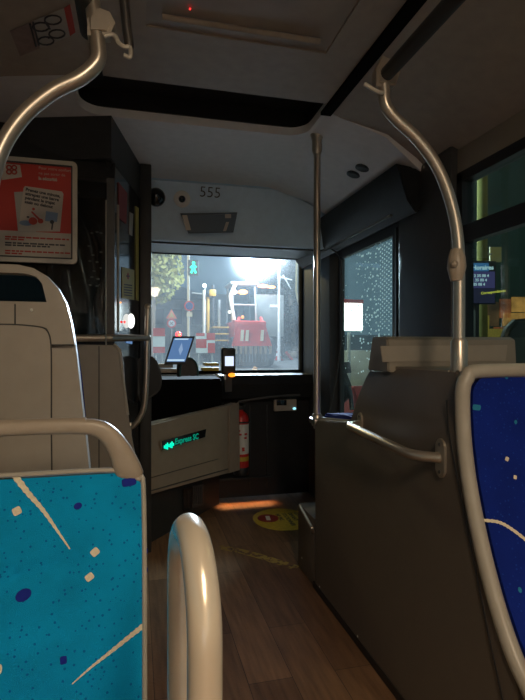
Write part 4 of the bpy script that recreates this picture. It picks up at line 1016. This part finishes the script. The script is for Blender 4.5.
# cones
def cone(u, y, v0, lab, tilt=0):
    p = pY(u, 360, y); h = pY(u, v0, y).z-gz(y); t = thing('traffic_cone', lab, 'traffic cone', (p.x, y, gz(y)))
    ax = V((math.sin(tilt), 0, math.cos(tilt)))
    B().box((p.x, y, gz(y)+.03), (.42, .42, .05), bev=.01).out('cone_base', 'o_red', t)
    B().lathe([(.17, .04), (.045, h), (.03, h+.005)], (p.x, y, gz(y)), ax, 16).out('cone_body', 'o_red', t)
    for k in (.28, .62):
        r = lambda z: .17+(.045-.17)*(z-.04)/(h-.04)+.006
        B().lathe([(r(h*k), h*k), (r(h*(k+.2)), h*(k+.2))], (p.x, y, gz(y)), ax, 16).out('white_band', 'o_white', t)
cone(278.5, 24.5, 345, 'upright red and white traffic cone right of the loader')
B().tube([pY(286, 352, 25), pY(292, 360, 25)], .08, 8).out('fallen_barrier_bar', 'o_red', None, 'short slanting red barrier bar right of the traffic cone', 'barrier')
# rubble pile
b = B()
for i in range(60):
    u = random.uniform(284, 308); y = random.uniform(26, 30); p = pY(u, 350, y)
    b.ball((p.x, y, gz(y)+random.uniform(0, .5)*(1-abs(u-298)/14)), random.uniform(.1, .3), (1, 1, .7), 6)
b.out('rubble', 'o_rub', None, 'low heap of rubble at the right side of the road works', 'rubble', kind='stuff')
# digger and planks left of the loader
ex = thing('drilling_rig', 'yellow and dark work machine with masts left of the red loader', 'machine', (G(214, 23).x, 23, gz(23)))
def X_(u, v, y=23): return pY(u, v, y)
for u, v0, m_ in ((204, 290, 'o_white'), (208, 297, 'o_yel'), (213, 285, 'o_dark'), (219, 300, 'o_grey')):
    B().tube([X_(u, v0), X_(u, 352)], .07, 8).out('mast', m_, ex)
B().box(X_(212.5, 293, 22.9), (.3, .2, .3), bev=.03).out('lamp_box', 'o_yel', ex)
B().tube([X_(192, 293), X_(204, 294), X_(206, 285)], .04, 8).out('arm', 'o_grey', ex)
B().ball(X_(204.5, 285.5, 22.9), .09).out('lamp', emis('o_l5', (.8, .95, 1), 5), ex)
for v in (325, 332, 339):
    B().bb(X_(210, 0).x, X_(226, 0).x, 22.2, 22.9, X_(0, v+1.6).z, X_(0, v).z, bev=.01).out('step_plate', 'o_yel', ex)
B().bb(X_(205, 0).x, X_(228, 0).x, 23, 24.6, gz(23)+.3, X_(0, 322).z, bev=.05).out('machine_body', 'o_dark', ex)
for y in (23, 24.4): B().lathe([(.2, -.4), (.42, -.4), (.42, .4), (.2, .4)], (X_(216, 0).x, y, gz(y)+.42), (1, 0, 0), 16).out('roller', 'o_black', ex)
# houses
hsb = thing('gabled_house', 'pale brown house with pitched roof behind the road signs', 'house', (G(182, 45).x, 45, gz(45)))
def H(u, v, y=45): return pY(u, v, y)
x0, x1 = H(120, 0).x, H(208, 0).x; ze = H(0, 295).z; zr_ = H(0, 262).z
B().bb(x0, x1, 45, 53, gz(45), ze).out('wall', 'o_wall', hsb)
B().prism([(x0-.5, 44.5, ze), (x1+.5, 44.5, ze), ((x0+x1)/2-1, 49, zr_)], (0, 9, 0)).out('roof', 'o_dark', hsb)
for u in (158, 176, 198): B().bb(H(u, 0).x-.5, H(u, 0).x+.5, 44.92, 45, H(0, 322).z, H(0, 306).z).out('window', 'o_dark', hsb)
bd = thing('dark_building', 'dark tall building closing the street at the right of the windscreen', 'building', (G(300, 40).x, 40, gz(40)))
B().bb(H(286, 0, 40).x, H(345, 0, 40).x, 40, 50, gz(40), H(0, 225, 40).z).out('wall', mat('o_wall2', (.1, .11, .11), .8, noise=.2, scale=1), bd)
for v in (285, 310):
    for u in (291, 300, 315): B().bb(H(u, 0, 40).x-.4, H(u, 0, 40).x+.4, 39.93, 40, H(0, v+12, 40).z, H(0, v, 40).z).out('window', 'o_black', bd)
bf = thing('far_building', 'long low grey building across the background of the street', 'building', (G(235, 70).x, 70, gz(70)))
B().bb(H(150, 0, 70).x, H(330, 0, 70).x, 70, 80, gz(70), H(0, 288, 70).z).out('wall', 'o_wall', bf)
for u in range(200, 300, 16): B().bb(H(u, 0, 70).x-.7, H(u, 0, 70).x+.7, 69.9, 70, H(0, 318, 70).z, H(0, 306, 70).z).out('window', 'o_dark', bf)
# pale sheeted column right edge
B().prism([pY(u, v, 12) for u, v in ((298, 235), (306, 235), (307, 300), (306, 372), (301, 372), (301, 310), (297, 290))], (0, .15, 0)).out('hanging_sheet', mat('sheet', (.45, .52, .5), .6, noise=.25, scale=6), None, 'pale sheet hanging vertically at the right end of the windscreen view', 'sheet')
# trees
def tree(u, y, v0, v1, w_, lab, c_, n=900):
    t = thing('tree', lab, 'tree', (G(u, y).x, y, gz(y))); x = G(u, y).x; zt_ = pY(u, v0, y).z; zb = pY(u, v1, y).z
    B().tube(catmull([(x, y, gz(y)), (x+.1, y, zb), (x-.1, y, (zt_+zb)/2)], 4), .16, 8).out('trunk', 'o_rub', t)
    b = B()
    for i in range(n):
        a, ph, r = random.uniform(0, 2*math.pi), math.acos(random.uniform(-1, 1)), random.random()**.4
        p = V((x+w_*r*math.cos(a)*math.sin(ph), y+w_*r*math.sin(a)*math.sin(ph), (zt_+zb)/2+(zt_-zb)/2*r*math.cos(ph)))
        d1 = V((random.uniform(-1, 1), random.uniform(-1, 1), random.uniform(-1, 1))).normalized()*.16; d2 = d1.cross(V((random.uniform(-1, 1), 1, random.uniform(-1, 1)))).normalized()*.09
        b.poly([p-d1, p+d2, p+d1, p-d2])
    b.out('crown', mat('leaf_'+lab[:5], c_, .7, noise=.3), t, fix=False)
tree(150, 24, 235, 305, 1.6, 'yellowish lit street tree at the left edge of the windscreen', (.3, .3, .06), 1600)
tree(292, 30, 245, 345, 2.0, 'dark tree right of the street lamp', (.04, .06, .04), 900)
# right through the door: lit sign, car, panel
sg = thing('lit_sign', 'bright white lit sign with red top edge beyond the entrance door', 'sign', (G(351, 13).x, 13, gz(13)))
b = B().bb(pY(340, 0, 13).x, pY(363, 0, 13).x, 13, 13.2, pY(0, 327, 13.).z, pY(351, 303, 13).z, bev=.03).out('light_box', 'o_sign', sg, 'glowing white face')
B().bb(pY(340, 0, 13).x, pY(363, 0, 13).x, 12.97, 13.2, pY(351, 303, 13).z, pY(351, 299.5, 13).z).out('red_edge', 'o_red', sg)
p = pY(351, 0, 13); B().tube([(p.x, 13.15, gz(13)), (p.x, 13.15, 1.7)], .05, 8).out('post', 'o_grey', sg)
tr = thing('wall_beyond_door', 'rough concrete garden wall beyond the entrance door', 'wall', (6.5, 12, gz(12)))
B().prism([(4.9, 15, gz(12)-.3), (11, 8, gz(8)-.3), (11, 8, 1.15), (4.9, 15, 1.2)], (.2, .2, 0)).out('wall_face', mat('concrete', (.22, .23, .2), .9, noise=.3, scale=2), tr)
B().bb(6.3, 6.45, 8.2, 8.25, -.2, 1.85).bb(6.3, 6.9, 8.19, 8.24, 1.1, 1.6).out('yellow_panel', 'o_yel', None, 'yellow panel on a post beyond the dotted door glass', 'sign')
rb_ = thing('red_barrier', 'red plastic barrier standing just outside the entrance door', 'barrier', (pX(347, 400, 1.9).x, pX(347, 400, 1.9).y, -.3))
q = [pX(u, v, 1.9) for u, v in ((343, 395), (346, 386), (352, 386), (355, 398), (355, 430), (343, 430))]
B().prism([V((1.9, p.y, p.z)) for p in q]+[], (.3, 0, 0), bev=.02).out('upper_block', 'o_red', rb_)
B().bb(1.88, 2.25, min(p.y for p in q), max(p.y for p in q), -.34, min(p.z for p in q)+.02).out('lower_block', 'o_red', rb_)
ma = thing('mirror_arm', 'black curved mirror arm with boxy housing outside the door', 'mirror', pX(340, 400, 1.56))
B().tube(catmull([pX(u, v, 1.56) for u, v in ((328, 367), (337, 368), (345, 377), (350, 392), (352, 410))], 6), .017, 10).out('arm', 'black_gloss', ma)
B().prism([pX(u, v, 1.53) for u, v in ((329, 372), (341, 372), (346, 385), (345, 398), (338, 402), (338, 425), (329, 425))], (.05, 0, 0), bev=.01).out('mirror_housing', 'black', ma)
B().prism([pX(u, v, 1.54) for u, v in ((335, 362), (343, 362), (345, 373), (336, 374))], (.06, 0, 0), bev=.008).out('mount', 'black', ma)
# right window scene
lpst = thing('lamp_post', 'pale yellow-green street post with a square plate outside the right window', 'post', pD(483, 350, 6.2))
p = pD(483.5, 350, 6.2)
B().tube([(p.x, p.y, gz(5)), (p.x-.02, p.y, 1.9), (p.x-.01, p.y, 4.5)], .062, 14).out('post', mat('post_green', (.17, .155, .06), .9, spec=.05, noise=.15, scale=8), lpst)
rr_ = V((C0, -S0, 0))
def quad(par, u0, u1, v0, v1, d, nm, m_, lab=None, th=.02):
    P_ = [pD(u, v, d) for u, v in ((u0, v1), (u1, v1), (u1, v0), (u0, v0))]
    return B().prism(P_, V((S0, C0, 0))*th, bev=.002).out(nm, m_, par, lab)
quad(lpst, 490, 501.5, 247, 262, 6.3, 'square_plate', mat('plate_olive', (.45, .38, .15), .6), 'small olive square plate')
B().tube([pD(484, 254, 6.25), pD(492, 254, 6.31)], .012, 8).out('plate_bracket', 'o_grey', lpst)
bs = thing('window_reflection', 'blue and violet reflection in the right window, built as a lit panel before the post', 'reflection', pD(482, 300, 5.9))  # reflection in the glass, imitated by a glowing panel with a leg
quad(bs, 469, 496, 261, 304, 5.9, 'reflection_case', 'o_dark', None, .06)
quad(bs, 470.5, 489, 263, 271, 5.88, 'header_panel', emis('d_blue', (.06, .2, .45), .5), 'blue lit header')
quad(bs, 470.5, 495, 271.5, 288, 5.88, 'body_panel', emis('d_vio', (.1, .09, .28), .35), 'violet lit body')
quad(bs, 470.5, 495, 288.5, 303, 5.88, 'lower_panel', emis('d_dk', (.05, .05, .12), .25))
bt = B()
text_mesh(bt, 'Horaires', .07, pD(472, 269.5, 5.85), rr_, (0, 0, 1), .003, .002)
for i in range(3): text_mesh(bt, '12 35 08'[i:]+' 4', .045, pD(472, 277+4.3*i, 5.85), rr_, (0, 0, 1), .003, .001)
bt.out('display_text', emis('d_txt', (.5, .7, .8), .7), bs, 'pale blue text')
bt = B(); text_mesh(bt, 'Correspondances', .04, pD(481, 294.5, 5.85), (rr_+V((0, 0, .12))), (0, 0, 1), .003, .001); bt.out('display_text', emis('d_txt2', (.8, .75, .1), .6), bs, 'yellow text')
p = pD(476, 300, 5.93); B().tube([(p.x, p.y, gz(5)), (p.x, p.y, 1.8)], .035, 8).out('leg', 'o_dark', bs)
sh_ = thing('shop_building', 'dark building with warm lit lower windows outside the right window', 'building', pD(510, 350, 14))
def SB(u, v): return pD(u, v, 14)
B().prism([SB(440, 372), SB(600, 372), SB(600, 150), SB(440, 150)], V((S0, C0, 0))*3).out('wall', mat('o_wall3', (.03, .06, .04), .8, noise=.3, scale=1), sh_)
def glow_mat(nm, c, st_):
    m = emis(nm, c, st_); n_t = m.node_tree; no = n_t.nodes.new('ShaderNodeTexNoise'); no.inputs['Scale'].default_value = 2.2; no.inputs['Detail'].default_value = 4
    t_c = n_t.nodes.new('ShaderNodeTexCoord'); n_t.links.new(t_c.outputs['Object'], no.inputs['Vector'])
    mr_ = n_t.nodes.new('ShaderNodeMapRange'); mr_.inputs[1].default_value = .38; mr_.inputs[2].default_value = .68; mr_.inputs[3].default_value = .15*st_; mr_.inputs[4].default_value = st_*1.6
    n_t.links.new(no.outputs['Fac'], mr_.inputs[0]); n_t.links.new(mr_.outputs[0], n_t.nodes['Principled BSDF'].inputs['Emission Strength']); return m
wA, wB, wC = glow_mat('window_amber', (.9, .42, .1), .32), glow_mat('window_red', (.8, .22, .07), .16), glow_mat('window_brown', (.4, .2, .08), .12)
for u0, u1, v0, v1, m_ in ((500, 511, 299, 318, wB), (512, 527, 297, 312, wA), (503, 530, 313, 326, wA), (494, 530, 327, 344, wB), (488, 499, 302, 326, wC), (528, 550, 297, 325, wB)):
    B().prism([pD(u, v, 13.95) for u, v in ((u0, v1), (u1, v1), (u1, v0), (u0, v0))], V((S0, C0, 0))*.04).out('lit_window', m_, sh_)

# thin volume added over the road works to give the work lamp its glow
hz = bpy.data.materials.new('glow_haze'); hz.use_nodes = True; hn_ = hz.node_tree; hn_.nodes.clear()
ho = hn_.nodes.new('ShaderNodeOutputMaterial'); hv = hn_.nodes.new('ShaderNodeVolumeScatter')
hv.inputs['Density'].default_value = .0008; hv.inputs['Anisotropy'].default_value = .6; hv.inputs['Color'].default_value = (.85, .95, 1, 1)
hn_.links.new(hv.outputs[0], ho.inputs['Volume'])
B().bb(-6, 16, 7, 25.8, -1, 9).out('glow_haze', hz, None, 'thin bluish haze added for the glow around the work lamp over the road', 'haze', kind='stuff')

# ================= lights, world, camera =================
def light(kind, loc, energy, color, rot=None, size=None, size_y=None, target=None, name='lamp_light', spot=None, radius=None):
    l = bpy.data.lights.new(name, kind); l.energy = energy; l.color = color
    if kind == 'AREA':
        l.size = size
        if size_y: l.shape = 'RECTANGLE'; l.size_y = size_y
    if spot: l.spot_size = R(spot); l.spot_blend = .6
    if radius: l.shadow_soft_size = radius
    o = bpy.data.objects.new(name, l); col.objects.link(o); o.location = loc
    if target is not None: o.rotation_euler = (V(target)-V(loc)).to_track_quat('-Z', 'Y').to_euler()
    elif rot: o.rotation_euler = rot
    return o
light('AREA', (.31, -1.1, 2.26), 44, (1, .78, .55), (0, 0, 0), .18, 1.5, name='saloon_light')
fl_ = light('AREA', (.79, 3.93, .15), .5, (1, .42, .14), (R(-30), 0, 0), .5, .03, name='added_floor_light'); fl_.data.spread = R(50)  # light of the added lamp, makes the orange floor strip
wd_ = L(249, 262, 1.0)
light('SPOT', wd_, 24000, (.72, .86, 1), target=(.7, 4.2, 1.5), spot=70, radius=.25, name='work_light')
light('POINT', L(249, 264, .6), 900, (.8, .9, 1), radius=.3, name='work_light_spill')
light('POINT', pY(279, 264, 23.6), 300, (.8, .92, 1), radius=.2, name='street_light')
light('POINT', (-1, 14, 6), 1200, (1, .75, .35), radius=.3, name='street_light_left')
light('POINT', (p.x+1.2, p.y-2.5, 4.5), 60, (1, .8, .4), radius=.3, name='street_light_right')
light('POINT', (2.6, 6.2, 3.2), 260, (.8, 1, .95), radius=.2, name='street_light_door')
wld = bpy.data.worlds.new('night'); sc.world = wld; wld.use_nodes = True
nt = wld.node_tree; bg = nt.nodes['Background']; bg.inputs[0].default_value = (.1, .17, .22, 1); bg.inputs[1].default_value = .6
cam = bpy.data.cameras.new('camera'); co = bpy.data.objects.new('camera', cam); col.objects.link(co)
co.location = E; co.rotation_euler = (R(90), 0, -YAW)
cam.sensor_fit = 'VERTICAL'; cam.sensor_height = 36; cam.lens = 36*F/700; cam.clip_start = .02; cam.clip_end = 300
sc.camera = co
sc.view_settings.view_transform = 'Standard'; sc.view_settings.look = 'None'; sc.view_settings.gamma = 1; sc.view_settings.use_curve_mapping = False
sc.view_settings.exposure = .15
sc.cycles.use_denoising = True
sc.cycles.max_bounces = 8; sc.cycles.transparent_max_bounces = 16; sc.cycles.sample_clamp_indirect = 4
